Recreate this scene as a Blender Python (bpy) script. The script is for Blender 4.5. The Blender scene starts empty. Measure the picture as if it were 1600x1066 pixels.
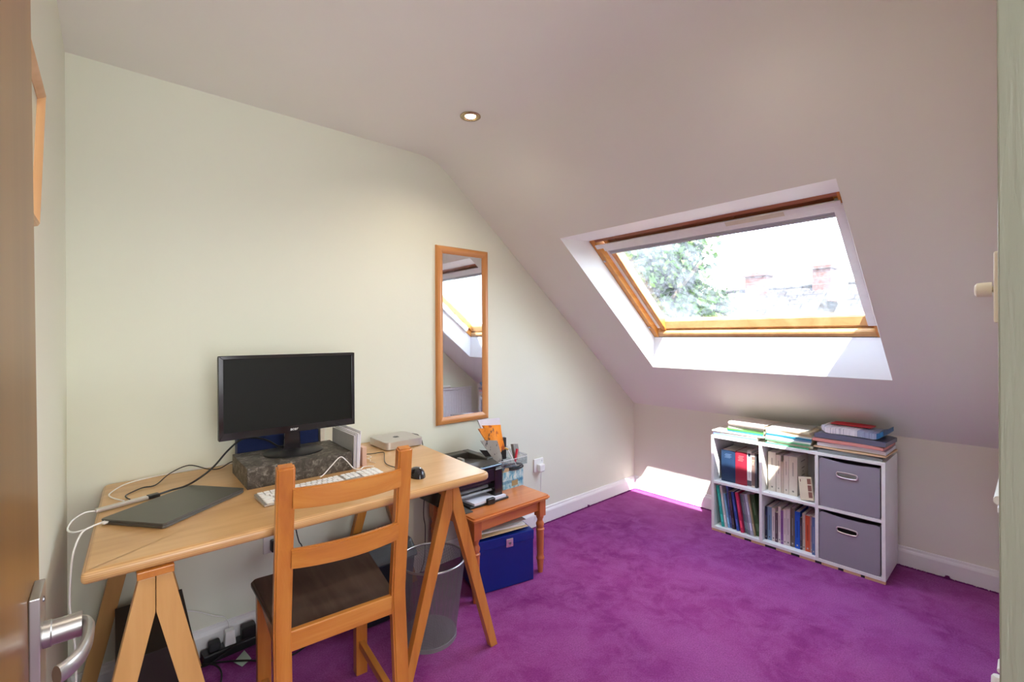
import bpy, bmesh, math, random
from mathutils import Vector, Matrix, noise
R = math.radians
scene = bpy.context.scene
COL = scene.collection
rnd = random.Random(7)

# ---------------------------------------------------------------- camera, light, exposure
CAM = Vector((-3.2878, -2.2099, 1.28))
def cam_basis(yaw, pitch, roll):
    f = Vector((math.cos(yaw)*math.cos(pitch), math.sin(yaw)*math.cos(pitch), -math.sin(pitch)))
    r = Vector((math.sin(yaw), -math.cos(yaw), 0)); u = r.cross(f)
    c, s = math.cos(roll), math.sin(roll)
    return c*r+s*u, -s*r+c*u, f
cr, cu, cf = cam_basis(R(48.72), R(.025), R(-.277))
cd = bpy.data.cameras.new('camera'); cam = bpy.data.objects.new('camera', cd); COL.objects.link(cam)
cam.matrix_world = Matrix(((cr.x, cu.x, -cf.x, CAM.x), (cr.y, cu.y, -cf.y, CAM.y), (cr.z, cu.z, -cf.z, CAM.z), (0, 0, 0, 1)))
cd.sensor_fit = 'HORIZONTAL'; cd.sensor_width = 36; cd.lens = 718/1600*36
cd.shift_y = -(533-523.3)/1600; cd.clip_start = .005; cd.clip_end = 500
scene.camera = cam

w = bpy.data.worlds.new('sky'); scene.world = w; w.use_nodes = True
nt = w.node_tree; nt.nodes.clear()
wo = nt.nodes.new('ShaderNodeOutputWorld'); bg = nt.nodes.new('ShaderNodeBackground')
tc = nt.nodes.new('ShaderNodeTexCoord'); sep = nt.nodes.new('ShaderNodeSeparateXYZ')
rp = nt.nodes.new('ShaderNodeValToRGB'); ns = nt.nodes.new('ShaderNodeTexNoise'); mx = nt.nodes.new('ShaderNodeMix'); mx.data_type = 'RGBA'
nt.links.new(tc.outputs['Generated'], sep.inputs[0]); nt.links.new(sep.outputs['Z'], rp.inputs[0])
rp.color_ramp.elements[0].position = 0; rp.color_ramp.elements[0].color = (.74, .87, 1, 1)
rp.color_ramp.elements[1].position = .8; rp.color_ramp.elements[1].color = (.38, .62, 1, 1)
nt.links.new(tc.outputs['Generated'], ns.inputs['Vector']); ns.inputs['Scale'].default_value = 2.6; ns.inputs['Detail'].default_value = 6
r2 = nt.nodes.new('ShaderNodeValToRGB'); r2.color_ramp.elements[0].position = .42; r2.color_ramp.elements[1].position = .58
nt.links.new(ns.outputs['Fac'], r2.inputs[0]); nt.links.new(r2.outputs[0], mx.inputs[0])
nt.links.new(rp.outputs[0], mx.inputs[6]); mx.inputs[7].default_value = (.86, .94, 1, 1)
nt.links.new(mx.outputs[2], bg.inputs[0]); bg.inputs[1].default_value = 9.5
nt.links.new(bg.outputs[0], wo.inputs[0])

def aim(o, d): o.rotation_euler = Vector(d).to_track_quat('-Z', 'Y').to_euler()
def light(name, kind, loc, energy, color, **k):
    l = bpy.data.lights.new(name, kind); l.energy = energy; l.color = color
    for a, b in k.items(): setattr(l, a, b)
    o = bpy.data.objects.new(name, l); COL.objects.link(o); o.location = loc
    return o
SUN = Vector((1, .746, -2.02))
sun = light('sun', 'SUN', (-6, -6, 12), 21, (1, .96, .90), angle=R(.55)); aim(sun, SUN)
WARM = (1, .87, .70)
DOWNLIGHTS = [(-2.06, -.535), (-2.06, -1.66), (-3.12, -1.62)]
for i, (x, y) in enumerate(DOWNLIGHTS):
    s = light('downlight_beam', 'SPOT', (x, y, 2.255), 17, WARM, spot_size=R(150), spot_blend=.9, shadow_soft_size=.03); aim(s, (0, 0, -1))
hall = light('landing_fill_disk', 'AREA', (-2.95, -3.25, 2.18), 8, (1, .95, .88), shape='DISK', size=.5); aim(hall, (0, .12, -1))  # added fill light behind the camera, no fitting seen there
lfill = light('landing_fill_panel', 'AREA', (-3.0, -3.74, 1.35), 27, (.93, .97, 1), shape='RECTANGLE', size=1.1, size_y=1.2); aim(lfill, (.08, 1, .10))  # added cool fill through the doorway, not an actual window
scene.view_settings.view_transform = 'Standard'; scene.view_settings.look = 'None'
scene.view_settings.exposure = .44; scene.view_settings.gamma = 1; scene.view_settings.use_curve_mapping = False
cy = scene.cycles
cy.use_denoising = True; cy.max_bounces = 12; cy.diffuse_bounces = 7; cy.glossy_bounces = 5; cy.transmission_bounces = 8; cy.transparent_max_bounces = 16
cy.sample_clamp_indirect = 6; cy.caustics_reflective = False; cy.caustics_refractive = False

# ---------------------------------------------------------------- materials
def new_mat(name):
    m = bpy.data.materials.new(name); m.use_nodes = True
    return m, m.node_tree, m.node_tree.nodes['Principled BSDF']
def setp(b, **k):
    names = dict(rough='Roughness', metal='Metallic', spec='Specular IOR Level', coat='Coat Weight', coatr='Coat Roughness', sheen='Sheen Weight', trans='Transmission Weight', ior='IOR', alpha='Alpha', sub='Subsurface Weight')
    for a, v in k.items(): b.inputs[names[a]].default_value = v
def rgb(c): return (c[0], c[1], c[2], 1)
def coords(nt, scale=(1, 1, 1), rot=(0, 0, 0), src='Object'):
    t = nt.nodes.new('ShaderNodeTexCoord'); m = nt.nodes.new('ShaderNodeMapping')
    m.inputs['Scale'].default_value = scale; m.inputs['Rotation'].default_value = rot
    nt.links.new(t.outputs[src], m.inputs[0]); return m.outputs[0]
def noise_node(nt, vec, scale, detail=4, rough=.55, dist=0):
    n = nt.nodes.new('ShaderNodeTexNoise'); n.inputs['Scale'].default_value = scale; n.inputs['Detail'].default_value = detail
    n.inputs['Roughness'].default_value = rough; n.inputs['Distortion'].default_value = dist
    nt.links.new(vec, n.inputs['Vector']); return n.outputs['Fac']
def ramp(nt, fac, stops):
    r = nt.nodes.new('ShaderNodeValToRGB'); e = r.color_ramp.elements
    e[0].position, e[0].color = stops[0][0], rgb(stops[0][1]); e[1].position, e[1].color = stops[-1][0], rgb(stops[-1][1])
    for p, c in stops[1:-1]: q = e.new(p); q.color = rgb(c)
    nt.links.new(fac, r.inputs[0]); return r.outputs[0]
def mixc(nt, fac, a, b, mode='MIX'):
    m = nt.nodes.new('ShaderNodeMix'); m.data_type = 'RGBA'; m.blend_type = mode
    for v, i in ((fac, 0), (a, 6), (b, 7)):
        if isinstance(v, (int, float)): m.inputs[i].default_value = v
        elif isinstance(v, tuple): m.inputs[i].default_value = rgb(v)
        else: nt.links.new(v, m.inputs[i])
    return m.outputs[2]
def bump(nt, b, h, strength, dist=.002):
    n = nt.nodes.new('ShaderNodeBump'); n.inputs['Strength'].default_value = strength; n.inputs['Distance'].default_value = dist
    nt.links.new(h, n.inputs['Height']); nt.links.new(n.outputs[0], b.inputs['Normal'])
MC = {}
def plain(c, rough=.5, **k):
    key = (c, rough, tuple(sorted(k.items())))
    if key not in MC:
        m, nt, b = new_mat('plain'); v = coords(nt)
        f = noise_node(nt, v, 35, 3)
        col = mixc(nt, f, tuple(x*.93 for x in c), tuple(min(1, x*1.06) for x in c)); nt.links.new(col, b.inputs['Base Color'])
        setp(b, rough=rough, **k); MC[key] = m
    return MC[key]
def paint(name, c, rough=.6, b1=.15, c2=None):
    m, nt, b = new_mat(name); v = coords(nt)
    f = noise_node(nt, v, 2.2, 3)
    c2 = c2 or tuple(x*.965 for x in c)
    nt.links.new(mixc(nt, f, c, c2), b.inputs['Base Color'])
    h1 = noise_node(nt, v, 3.5, 2); h2 = noise_node(nt, v, 60, 3)
    mm = nt.nodes.new('ShaderNodeMath'); mm.operation = 'MULTIPLY_ADD'; mm.inputs[1].default_value = 6
    nt.links.new(h1, mm.inputs[0]); nt.links.new(h2, mm.inputs[2])
    bump(nt, b, mm.outputs[0], b1, .0015); setp(b, rough=rough, spec=.25); return m
def wood(name, dark, mid, lightc, axis='z', rough=.38, scale=1, knots=False, coat=.15, ring=18):
    m, nt, b = new_mat(name)
    st = {'x': (.09, 1, 1), 'y': (1, .09, 1), 'z': (1, 1, .07)}[axis]
    v = coords(nt, tuple(s*scale for s in st))
    f1 = noise_node(nt, v, ring, 5, .6, .6); f2 = noise_node(nt, v, ring*7, 3, .6)
    c = ramp(nt, f1, [(.3, dark), (.5, mid), (.68, lightc)])
    c = mixc(nt, f2, c, mixc(nt, .35, c, dark))
    vv = coords(nt)
    f3 = noise_node(nt, vv, 3, 2)
    c = mixc(nt, mixc(nt, f3, (0, 0, 0), (.28, .28, .28)), c, tuple(x*1.12 for x in mid))
    if knots:
        vo = nt.nodes.new('ShaderNodeTexVoronoi'); vo.inputs['Scale'].default_value = 6.5*scale; vo.inputs['Randomness'].default_value = 1
        kv = coords(nt, {'x': (.6, 1, 1), 'y': (1, .6, 1), 'z': (1, 1, .6)}[axis]); nt.links.new(kv, vo.inputs['Vector'])
        kk = ramp(nt, vo.outputs['Distance'], [(.022, (.85, .85, .85)), (.06, (0, 0, 0))])
        c = mixc(nt, kk, c, tuple(x*.28 for x in dark))
    nt.links.new(c, b.inputs['Base Color']); bump(nt, b, f2, .12, .0006)
    setp(b, rough=rough, coat=coat, coatr=.25, spec=.4); return m
M = {}
M['wall_green'] = paint('wall_green', (.78, .80, .675), .62)
M['wall_knee'] = paint('wall_knee', (.81, .79, .71), .62)
M['ceiling'] = paint('ceiling', (.85, .855, .81), .6)
M['reveal'] = paint('reveal', (.88, .89, .90), .5, .08)
M['skirting'] = paint('skirting', (.84, .83, .84), .32, .06)
M['white'] = plain((.82, .82, .82), .35); M['white_plastic'] = plain((.86, .86, .84), .28)
M['cream_plastic'] = plain((.80, .78, .70), .35)
M['black'] = plain((.012, .012, .013), .38); M['black_gloss'] = plain((.014, .011, .014), .12)
M['black_soft'] = plain((.02, .02, .022), .6)
M['metal'] = plain((.62, .62, .63), .28, metal=1.0); M['steel_dark'] = plain((.18, .18, .19), .35, metal=1.0)
M['alu'] = plain((.62, .59, .56), .36, metal=.75)
M['space_grey'] = plain((.12, .117, .105), .36, metal=.7)
M['paper'] = plain((.80, .80, .82), .8); M['paper_cream'] = plain((.78, .70, .56), .8)
M['manila'] = plain((.72, .50, .30), .75)
M['birch'] = wood('birch', (.46, .25, .095), (.60, .355, .15), (.70, .44, .205), 'x', .33, 1, coat=.3, ring=9)
M['birch_leg'] = wood('birch_leg', (.46, .24, .08), (.58, .32, .11), (.66, .39, .16), 'z', .42, 1, ring=11)
M['pine'] = wood('pine', (.38, .12, .018), (.52, .19, .030), (.62, .27, .055), 'z', .33, 1, True, .35)
M['pine_x'] = wood('pine_x', (.37, .12, .019), (.52, .195, .032), (.62, .28, .06), 'x', .33, 1, True, .35)
M['pine_y'] = wood('pine_y', (.37, .12, .019), (.52, .195, .032), (.62, .28, .06), 'y', .33, 1, True, .35)
M['orange_pine'] = wood('orange_pine', (.46, .13, .035), (.60, .20, .055), (.70, .28, .09), 'x', .28, 1, coat=.5)
M['orange_pine_z'] = wood('orange_pine_z', (.40, .10, .03), (.55, .16, .045), (.63, .21, .06), 'z', .28, 1, coat=.5)
M['mirror_pine'] = wood('mirror_pine', (.48, .19, .05), (.60, .26, .08), (.69, .34, .13), 'z', .38, 1, coat=.2)
M['mirror_pine_x'] = wood('mirror_pine_x', (.48, .19, .05), (.60, .26, .08), (.69, .34, .13), 'x', .38, 1, coat=.2)
M['seat'] = wood('seat', (.06, .036, .026), (.10, .066, .048), (.15, .105, .08), 'y', .42, 1, coat=.1)
M['velux'] = wood('velux', (.52, .20, .035), (.68, .30, .06), (.78, .40, .11), 'x', .35, 1, coat=.3)
M['velux_z'] = wood('velux_z', (.52, .20, .035), (.68, .30, .06), (.78, .40, .11), 'z', .35, 1, coat=.3)
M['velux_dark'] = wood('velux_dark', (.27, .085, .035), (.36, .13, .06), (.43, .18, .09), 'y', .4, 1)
M['door_wood'] = wood('door_wood', (.15, .065, .014), (.21, .095, .020), (.26, .125, .030), 'z', .34, .7, coat=.12, ring=9)
M['frame_wood'] = wood('frame_wood', (.55, .30, .12), (.68, .40, .18), (.74, .46, .22), 'z', .4, 1)

def stone_mat():
    m, nt, b = new_mat('mottled_laminate'); v = coords(nt)
    f = noise_node(nt, v, 38, 8, .72, 1.2); g = noise_node(nt, v, 130, 4)
    c = ramp(nt, f, [(.38, (.035, .03, .022)), (.50, (.085, .073, .058)), (.57, (.18, .165, .14)), (.66, (.40, .37, .33))])
    nt.links.new(mixc(nt, mixc(nt, g, (0, 0, 0), (.5, .5, .5)), c, (.06, .05, .042)), b.inputs['Base Color']); setp(b, rough=.5); return m
M['stone'] = stone_mat()
def fabric(name, c, c2, scale=900, rough=.9, b1=.4):
    m, nt, b = new_mat(name); v = coords(nt)
    f = noise_node(nt, v, 9, 3); g = noise_node(nt, v, scale, 2)
    nt.links.new(mixc(nt, g, mixc(nt, f, c, c2), tuple(x*.8 for x in c)), b.inputs['Base Color'])
    bump(nt, b, g, b1, .0006); setp(b, rough=rough, sheen=.15, spec=.2); return m
M['bin_fabric'] = fabric('bin_fabric', (.31, .285, .345), (.36, .33, .39))
M['navy_fabric'] = fabric('navy_fabric', (.012, .022, .085), (.02, .035, .12), 500)

def carpet_mat():
    m, nt, b = new_mat('purple_carpet'); v = coords(nt)
    big = noise_node(nt, v, 1.6, 4, .6, .8); med = noise_node(nt, v, 9, 5, .7, .5); fine = noise_node(nt, v, 170, 4, .8)
    c = ramp(nt, big, [(.36, (.23, .026, .185)), (.5, (.33, .058, .27)), (.64, (.42, .10, .35))])
    c = mixc(nt, ramp(nt, med, [(.42, (0, 0, 0)), (.62, (.65, .65, .65))]), c, (.45, .13, .385))
    c = mixc(nt, ramp(nt, fine, [(.35, (0, 0, 0)), (.65, (.75, .75, .75))]), mixc(nt, .62, c, (.11, .006, .08)), c)
    nt.links.new(c, b.inputs['Base Color'])
    mm = nt.nodes.new('ShaderNodeMath'); mm.operation = 'MULTIPLY_ADD'; mm.inputs[1].default_value = 3.0
    nt.links.new(med, mm.inputs[0]); nt.links.new(fine, mm.inputs[2])
    bump(nt, b, mm.outputs[0], .75, .004); setp(b, rough=.95, sheen=.16, spec=.05)
    b.inputs['Sheen Tint'].default_value = (1, .55, .95, 1); b.inputs['Sheen Roughness'].default_value = .4
    return m
M['carpet'] = carpet_mat()

def glass_mat():
    m, nt, b = new_mat('dirty_glass'); nt.nodes.remove(b); out = nt.nodes['Material Output']
    v = coords(nt, (1, 1, 1)); f = noise_node(nt, v, 3.2, 6, .65, 1.5); g = noise_node(nt, v, 45, 4, .7)
    tr = nt.nodes.new('ShaderNodeBsdfTransparent'); tl = nt.nodes.new('ShaderNodeBsdfTranslucent'); gl = nt.nodes.new('ShaderNodeBsdfGlossy')
    tl.inputs[0].default_value = (.95, .96, 1, 1); gl.inputs['Roughness'].default_value = .02
    fac = ramp(nt, mixc(nt, .3, f, g), [(.40, (.004, .004, .004)), (.68, (.07, .07, .07))])
    a = nt.nodes.new('ShaderNodeMixShader'); nt.links.new(fac, a.inputs[0]); nt.links.new(tr.outputs[0], a.inputs[1]); nt.links.new(tl.outputs[0], a.inputs[2])
    c = nt.nodes.new('ShaderNodeMixShader'); c.inputs[0].default_value = .04; nt.links.new(a.outputs[0], c.inputs[1]); nt.links.new(gl.outputs[0], c.inputs[2])
    nt.links.new(c.outputs[0], out.inputs[0]); return m
M['glass'] = glass_mat()
def clear_mat(tint=(.92, .95, .96), fac=.12, rough=.08):
    m, nt, b = new_mat('clear_plastic'); nt.nodes.remove(b); out = nt.nodes['Material Output']
    tr = nt.nodes.new('ShaderNodeBsdfTransparent'); tr.inputs[0].default_value = rgb(tint)
    gl = nt.nodes.new('ShaderNodeBsdfGlossy'); gl.inputs['Roughness'].default_value = rough
    df = nt.nodes.new('ShaderNodeBsdfDiffuse'); df.inputs[0].default_value = (.8, .83, .85, 1)
    v = coords(nt); f = noise_node(nt, v, 40, 3)
    a = nt.nodes.new('ShaderNodeMixShader'); nt.links.new(ramp(nt, f, [(.4, (fac*.4,)*3), (.65, (fac*1.6,)*3)]), a.inputs[0]); nt.links.new(tr.outputs[0], a.inputs[1]); nt.links.new(df.outputs[0], a.inputs[2])
    c = nt.nodes.new('ShaderNodeMixShader'); c.inputs[0].default_value = .1; nt.links.new(a.outputs[0], c.inputs[1]); nt.links.new(gl.outputs[0], c.inputs[2])
    nt.links.new(c.outputs[0], out.inputs[0]); return m
M['clear'] = clear_mat(fac=.03); M['cloudy'] = clear_mat((.55, .58, .58), .35, .2)
def mirror_mat():
    m, nt, b = new_mat('mirror_glass'); v = coords(nt, (1, 1, .25)); f = noise_node(nt, v, 9, 5, .7, 1)
    nt.links.new(ramp(nt, f, [(.45, (.88, .90, .90)), (.75, (.80, .82, .83))]), b.inputs['Base Color'])
    nt.links.new(ramp(nt, f, [(.4, (.01,)*3), (.8, (.09,)*3)]), b.inputs['Roughness']); setp(b, metal=1); return m
M['mirror'] = mirror_mat()
def emit(name, c, s):
    m, nt, b = new_mat(name); b.inputs['Emission Color'].default_value = rgb(c); b.inputs['Emission Strength'].default_value = s; return m
M['lamp'] = emit('lamp_glow', (1, .86, .62), 9)

# ---------------------------------------------------------------- mesh helpers
class MB:
    def __init__(s): s.bm = bmesh.new()
    def _xf(s, vs, mat):
        if mat is not None:
            for v in vs: v.co = mat @ v.co
        return vs
    def box(s, a, b, bev=0, seg=2, mat=None):
        a, b = Vector(a), Vector(b); lo = Vector(map(min, a, b)); hi = Vector(map(max, a, b)); c = (lo+hi)/2; d = hi-lo
        t = bmesh.new(); bmesh.ops.create_cube(t, size=1)
        for v in t.verts: v.co = Vector((v.co.x*d.x, v.co.y*d.y, v.co.z*d.z))+c
        if bev: bmesh.ops.bevel(t, geom=t.edges[:], offset=min(bev, min(d)*.45), segments=seg, affect='EDGES', profile=.6)
        return s.merge(t, mat)
    def merge(s, t, mat=None):
        s._xf(t.verts, mat); m = bpy.data.meshes.new('t'); t.to_mesh(m); t.free(); n = len(s.bm.verts); s.bm.from_mesh(m); bpy.data.meshes.remove(m)
        s.bm.verts.ensure_lookup_table(); return s.bm.verts[n:]
    def poly(s, pts, h, bev=0, seg=3, mat=None):
        """pts: closed outline as 3-D points, h: extrusion vector"""
        t = bmesh.new(); vs = [t.verts.new(p) for p in pts]; f = t.faces.new(vs)
        r = bmesh.ops.extrude_face_region(t, geom=[f]); nv = [e for e in r['geom'] if isinstance(e, bmesh.types.BMVert)]
        for v in nv: v.co += Vector(h)
        bmesh.ops.recalc_face_normals(t, faces=t.faces[:])
        if bev: bmesh.ops.bevel(t, geom=[e for e in t.edges], offset=bev, segments=seg, affect='EDGES', profile=.6)
        return s.merge(t, mat)
    def quad(s, *p):
        s.bm.faces.new([s.bm.verts.new(q) for q in p])
    def hexa(s, p8, bev=0, seg=2):
        t = bmesh.new(); v = [t.verts.new(p) for p in p8]
        for f in ((0, 1, 2, 3), (4, 5, 6, 7), (0, 1, 5, 4), (1, 2, 6, 5), (2, 3, 7, 6), (3, 0, 4, 7)): t.faces.new([v[i] for i in f])
        bmesh.ops.recalc_face_normals(t, faces=t.faces[:])
        if bev: bmesh.ops.bevel(t, geom=t.edges[:], offset=bev, segments=seg, affect='EDGES', profile=.6)
        return s.merge(t)
    def bar(s, a, b, w, d, side=(1, 0, 0), bev=.002):
        """rectangular bar from a to b; w across `side`, d across the other axis"""
        a, b = Vector(a), Vector(b); z = (b-a).normalized(); x = Vector(side); x = (x-z*x.dot(z)).normalized(); y = z.cross(x)
        m = Matrix(((x.x, y.x, z.x, a.x), (x.y, y.y, z.y, a.y), (x.z, y.z, z.z, a.z), (0, 0, 0, 1)))
        return s.box((-w/2, -d/2, 0), (w/2, d/2, (b-a).length), bev, 2, m)
    def lathe(s, prof, c=(0, 0, 0), n=28, mat=None, cap=True):
        t = bmesh.new(); rings = []
        for r, z in prof: rings.append([t.verts.new((c[0]+r*math.cos(2*math.pi*i/n), c[1]+r*math.sin(2*math.pi*i/n), c[2]+z)) for i in range(n)])
        for A, B in zip(rings, rings[1:]):
            for i in range(n): t.faces.new((A[i], A[(i+1) % n], B[(i+1) % n], B[i]))
        if cap: t.faces.new(rings[0]); t.faces.new(rings[-1])
        bmesh.ops.recalc_face_normals(t, faces=t.faces[:]); return s.merge(t, mat)
    def tube(s, pts, r, n=8, smooth=6, flat=1, up=(0, 0, 1)):
        P = [Vector(p) for p in pts]
        if smooth and len(P) > 2:
            Q = []; E = [2*P[0]-P[1]]+P+[2*P[-1]-P[-2]]
            for i in range(1, len(E)-2):
                for k in range(smooth):
                    t = k/smooth; a, b, c, d = E[i-1], E[i], E[i+1], E[i+2]
                    Q.append(.5*((2*b)+(c-a)*t+(2*a-5*b+4*c-d)*t*t+(3*b-a-3*c+d)*t**3))
            Q.append(P[-1]); P = Q
        t = bmesh.new(); rings = []; nrm = None
        for i, p in enumerate(P):
            d = (P[min(i+1, len(P)-1)]-P[max(i-1, 0)])
            if d.length < 1e-9: d = Vector((0, 0, 1))
            d.normalize()
            if nrm is None: nrm = d.orthogonal() if abs(d.dot(Vector(up))) > .95 else Vector(up)
            nrm = (nrm-d*nrm.dot(d))
            if nrm.length < 1e-6: nrm = d.orthogonal()
            nrm.normalize(); bi = d.cross(nrm)
            rings.append([t.verts.new(p+nrm*math.cos(2*math.pi*k/n)*r+bi*math.sin(2*math.pi*k/n)*r*flat) for k in range(n)])
        for A, B in zip(rings, rings[1:]):
            for i in range(n): t.faces.new((A[i], A[(i+1) % n], B[(i+1) % n], B[i]))
        t.faces.new(rings[0]); t.faces.new(rings[-1]); bmesh.ops.recalc_face_normals(t, faces=t.faces[:])
        return s.merge(t)
WM = {}
def wm(o): return WM.get(o.name, Matrix.Identity(4)) if o else Matrix.Identity(4)
def part(name, mb, mat, parent=None, world=True, smooth=False, kind=None, label=None):
    bm = mb.bm if isinstance(mb, MB) else mb
    if world and parent: bmesh.ops.transform(bm, matrix=wm(parent).inverted(), verts=bm.verts)
    big = [f for f in bm.faces if len(f.verts) > 12]
    if big: bmesh.ops.poke(bm, faces=big)
    me = bpy.data.meshes.new(name); bm.to_mesh(me); bm.free()
    o = bpy.data.objects.new(name, me); COL.objects.link(o)
    for m in (mat if isinstance(mat, (list, tuple)) else [mat]): me.materials.append(m)
    if parent: o.parent = parent; WM[o.name] = wm(parent)
    if smooth:
        for p in me.polygons: p.use_smooth = True
        try: me.set_sharp_from_angle(angle=R(38))
        except Exception: pass
    if smooth == 'flat_top':
        for p in me.polygons:
            if abs(p.normal.z) > .999: p.use_smooth = False
    if kind: o['kind'] = kind
    if label: o['label'] = label
    return o
def tag(o, label, cat, group=None):
    o['label'] = label; o['category'] = cat
    if group: o['group'] = group
    return o
def thing(name, label, cat, loc=(0, 0, 0), rz=0, group=None):
    o = bpy.data.objects.new(name, None); COL.objects.link(o); o.location = loc; o.rotation_euler = (0, 0, rz); o.empty_display_size = .05
    WM[o.name] = Matrix.Translation(loc) @ Matrix.Rotation(rz, 4, 'Z')
    return tag(o, label, cat, group)
def single(name, mb, mat, label, cat, group=None, smooth=False):
    """a thing that is one mesh: origin put at its base centre"""
    bm = mb.bm; xs = [v.co for v in bm.verts]
    lo = Vector((min(v.x for v in xs), min(v.y for v in xs), min(v.z for v in xs))); hi = Vector((max(v.x for v in xs), max(v.y for v in xs), max(v.z for v in xs)))
    c = Vector(((lo.x+hi.x)/2, (lo.y+hi.y)/2, lo.z)); bmesh.ops.translate(bm, vec=-c, verts=bm.verts)
    o = part(name, mb, mat, smooth=smooth); o.location = c; WM[o.name] = Matrix.Translation(c)
    return tag(o, label, cat, group)
def struct(name, mb, mat, parent=None, smooth=False):
    return part(name, mb, mat, parent, smooth=smooth, kind=None if parent else 'structure')
def text_mesh(s, size, ext=.0004, font_shear=0, width=1.0):
    cu_ = bpy.data.curves.new('txt', 'FONT'); cu_.body = s; cu_.size = size; cu_.extrude = ext; cu_.shear = font_shear; cu_.align_x = 'CENTER'; cu_.align_y = 'CENTER'
    o = bpy.data.objects.new('txt', cu_); COL.objects.link(o); dg = bpy.context.evaluated_depsgraph_get(); dg.update()
    me = bpy.data.meshes.new_from_object(o.evaluated_get(dg)); bpy.data.objects.remove(o); bm = bmesh.new(); bm.from_mesh(me); bpy.data.meshes.remove(me); return bm

# ---------------------------------------------------------------- room shell
TH = R(39.2); N = Vector((math.sin(TH), 0, math.cos(TH))); UA = Vector((-math.cos(TH), 0, math.sin(TH))); O = Vector((0, 0, .706))
def S(a, y, d=0): p = O+UA*a+N*d; return Vector((p.x, y, p.z))   # point on the sloping ceiling: a up the slope, d outward
XL, YF, ZC = -3.398, -2.185, 2.265
YW0, YW1 = -.44, -1.75; A0, A1 = .541, 1.766
b = MB(); b.box((-4.1, -3.9, -.12), (.12, .12, 0)); struct('floor', b, M['carpet'])
zr_ = lambda x: .706-x*math.tan(TH)+.15/math.cos(TH)
b = MB(); b.poly([(XL-.12, 0, 0), (.119, 0, 0), (.119, 0, zr_(.119)), (-1.92, 0, zr_(-1.92)), (-1.98, 0, 2.44), (XL-.12, 0, 2.44)], (0, .118, 0)); struct('wall_back', b, M['wall_green'])
b = MB(); b.box((XL-.12, YF, 0), (XL, 0, 2.6)); struct('wall_left', b, M['wall_green'])
b = MB(); b.box((0, YF-.1, 0), (.12, .0, .74)); struct('wall_right', b, M['wall_knee'])
# front wall with the doorway the camera stands in
DX = -2.588
b = MB(); b.box((DX, YF-.13, 0), (.0, YF, 2.4)); struct('wall_front', b, M['wall_green'])
b = MB(); b.box((XL-.12, YF-.13, 2.06), (DX, YF, 2.4)); b.box((XL-.12, YF-.13, 0), (XL, YF, 2.06)); struct('wall_lintel', b, M['wall_green'])
# ceiling: flat part, soft fold, slope with the window hole
prof = [(XL-.05, ZC)]
cx = (.706-ZC)/math.tan(TH)
tl = .105
p0 = Vector((cx-tl, ZC)); p1 = Vector((cx, ZC)); p2 = Vector((cx+tl*math.cos(TH), ZC-tl*math.sin(TH)))
for i in range(17):
    t = i/16; q = p0*(1-t)**2+p1*2*t*(1-t)+p2*t*t; prof.append((q.x, q.y))
bm = bmesh.new()
ya, yb = .02, YF-.02
def strip(bm, P, y0, y1):
    for (x0, z0), (x1, z1) in zip(P, P[1:]):
        v = [bm.verts.new(q) for q in ((x0, y0, z0), (x1, y0, z1), (x1, y1, z1), (x0, y1, z0))]; f = bm.faces.new(v); f.smooth = True
top = prof[-1]; a_top = (Vector((top[0], 0, top[1]))-O).dot(UA)
def sq(a, b_, y0, y1):
    v = [bm.verts.new(q) for q in (S(a, y0), S(b_, y0), S(b_, y1), S(a, y1))]; f = bm.faces.new(v); f.smooth = True
for y0, y1 in ((ya, YW0), (YW1, yb)):
    sq(-.03, A0, y0, y1); sq(A0, A1, y0, y1); sq(A1, a_top, y0, y1)
sq(-.03, A0, YW0, YW1); sq(A1, a_top, YW0, YW1)
for y0, y1 in ((ya, YW0), (YW0, YW1), (YW1, yb)): strip(bm, prof, y0, y1)
bmesh.ops.remove_doubles(bm, verts=bm.verts, dist=1e-4); bmesh.ops.recalc_face_normals(bm, faces=bm.faces[:])
o = part('ceiling', bm, M['ceiling'], kind='structure')
# roof above (solid, outside)
rt = plain((.08, .08, .085), .8)
FA0, FA1, FY0, FY1 = .69, 1.60, -.465, -1.707
def slab(mb, a0, a1, y0, y1, d0, d1):
    mb.hexa([S(a0, y0, d0), S(a1, y0, d0), S(a1, y1, d0), S(a0, y1, d0), S(a0, y0, d1), S(a1, y0, d1), S(a1, y1, d1), S(a0, y1, d1)])
b = MB(); slab(b, -.6, FA0, .12, YF-.13, .152, .26); slab(b, FA1, 2.62, .12, YF-.13, .152, .26)
slab(b, FA0, FA1, .12, FY0, .152, .26); slab(b, FA0, FA1, FY1, YF-.13, .152, .26)
b.box((XL-.12, -3.9, 2.44), (cx+.1, .12, 2.6))
struct('roof', b, rt)
# reveal of the window
I = lambda a, y: S(a, y, .15)
bi_, ti_ = .688, 1.598
b = MB()
b.quad(S(A0, YW0), S(A1, YW0), I(ti_, FY0), I(bi_, FY0)); b.quad(S(A0, YW1), S(A1, YW1), I(ti_, FY1), I(bi_, FY1))
b.quad(S(A0, YW0), S(A0, YW1), I(bi_, FY1), I(bi_, FY0)); b.quad(S(A1, YW0), S(A1, YW1), I(ti_, FY1), I(ti_, FY0))
struct('trim_1', b, M['reveal'])
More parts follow.
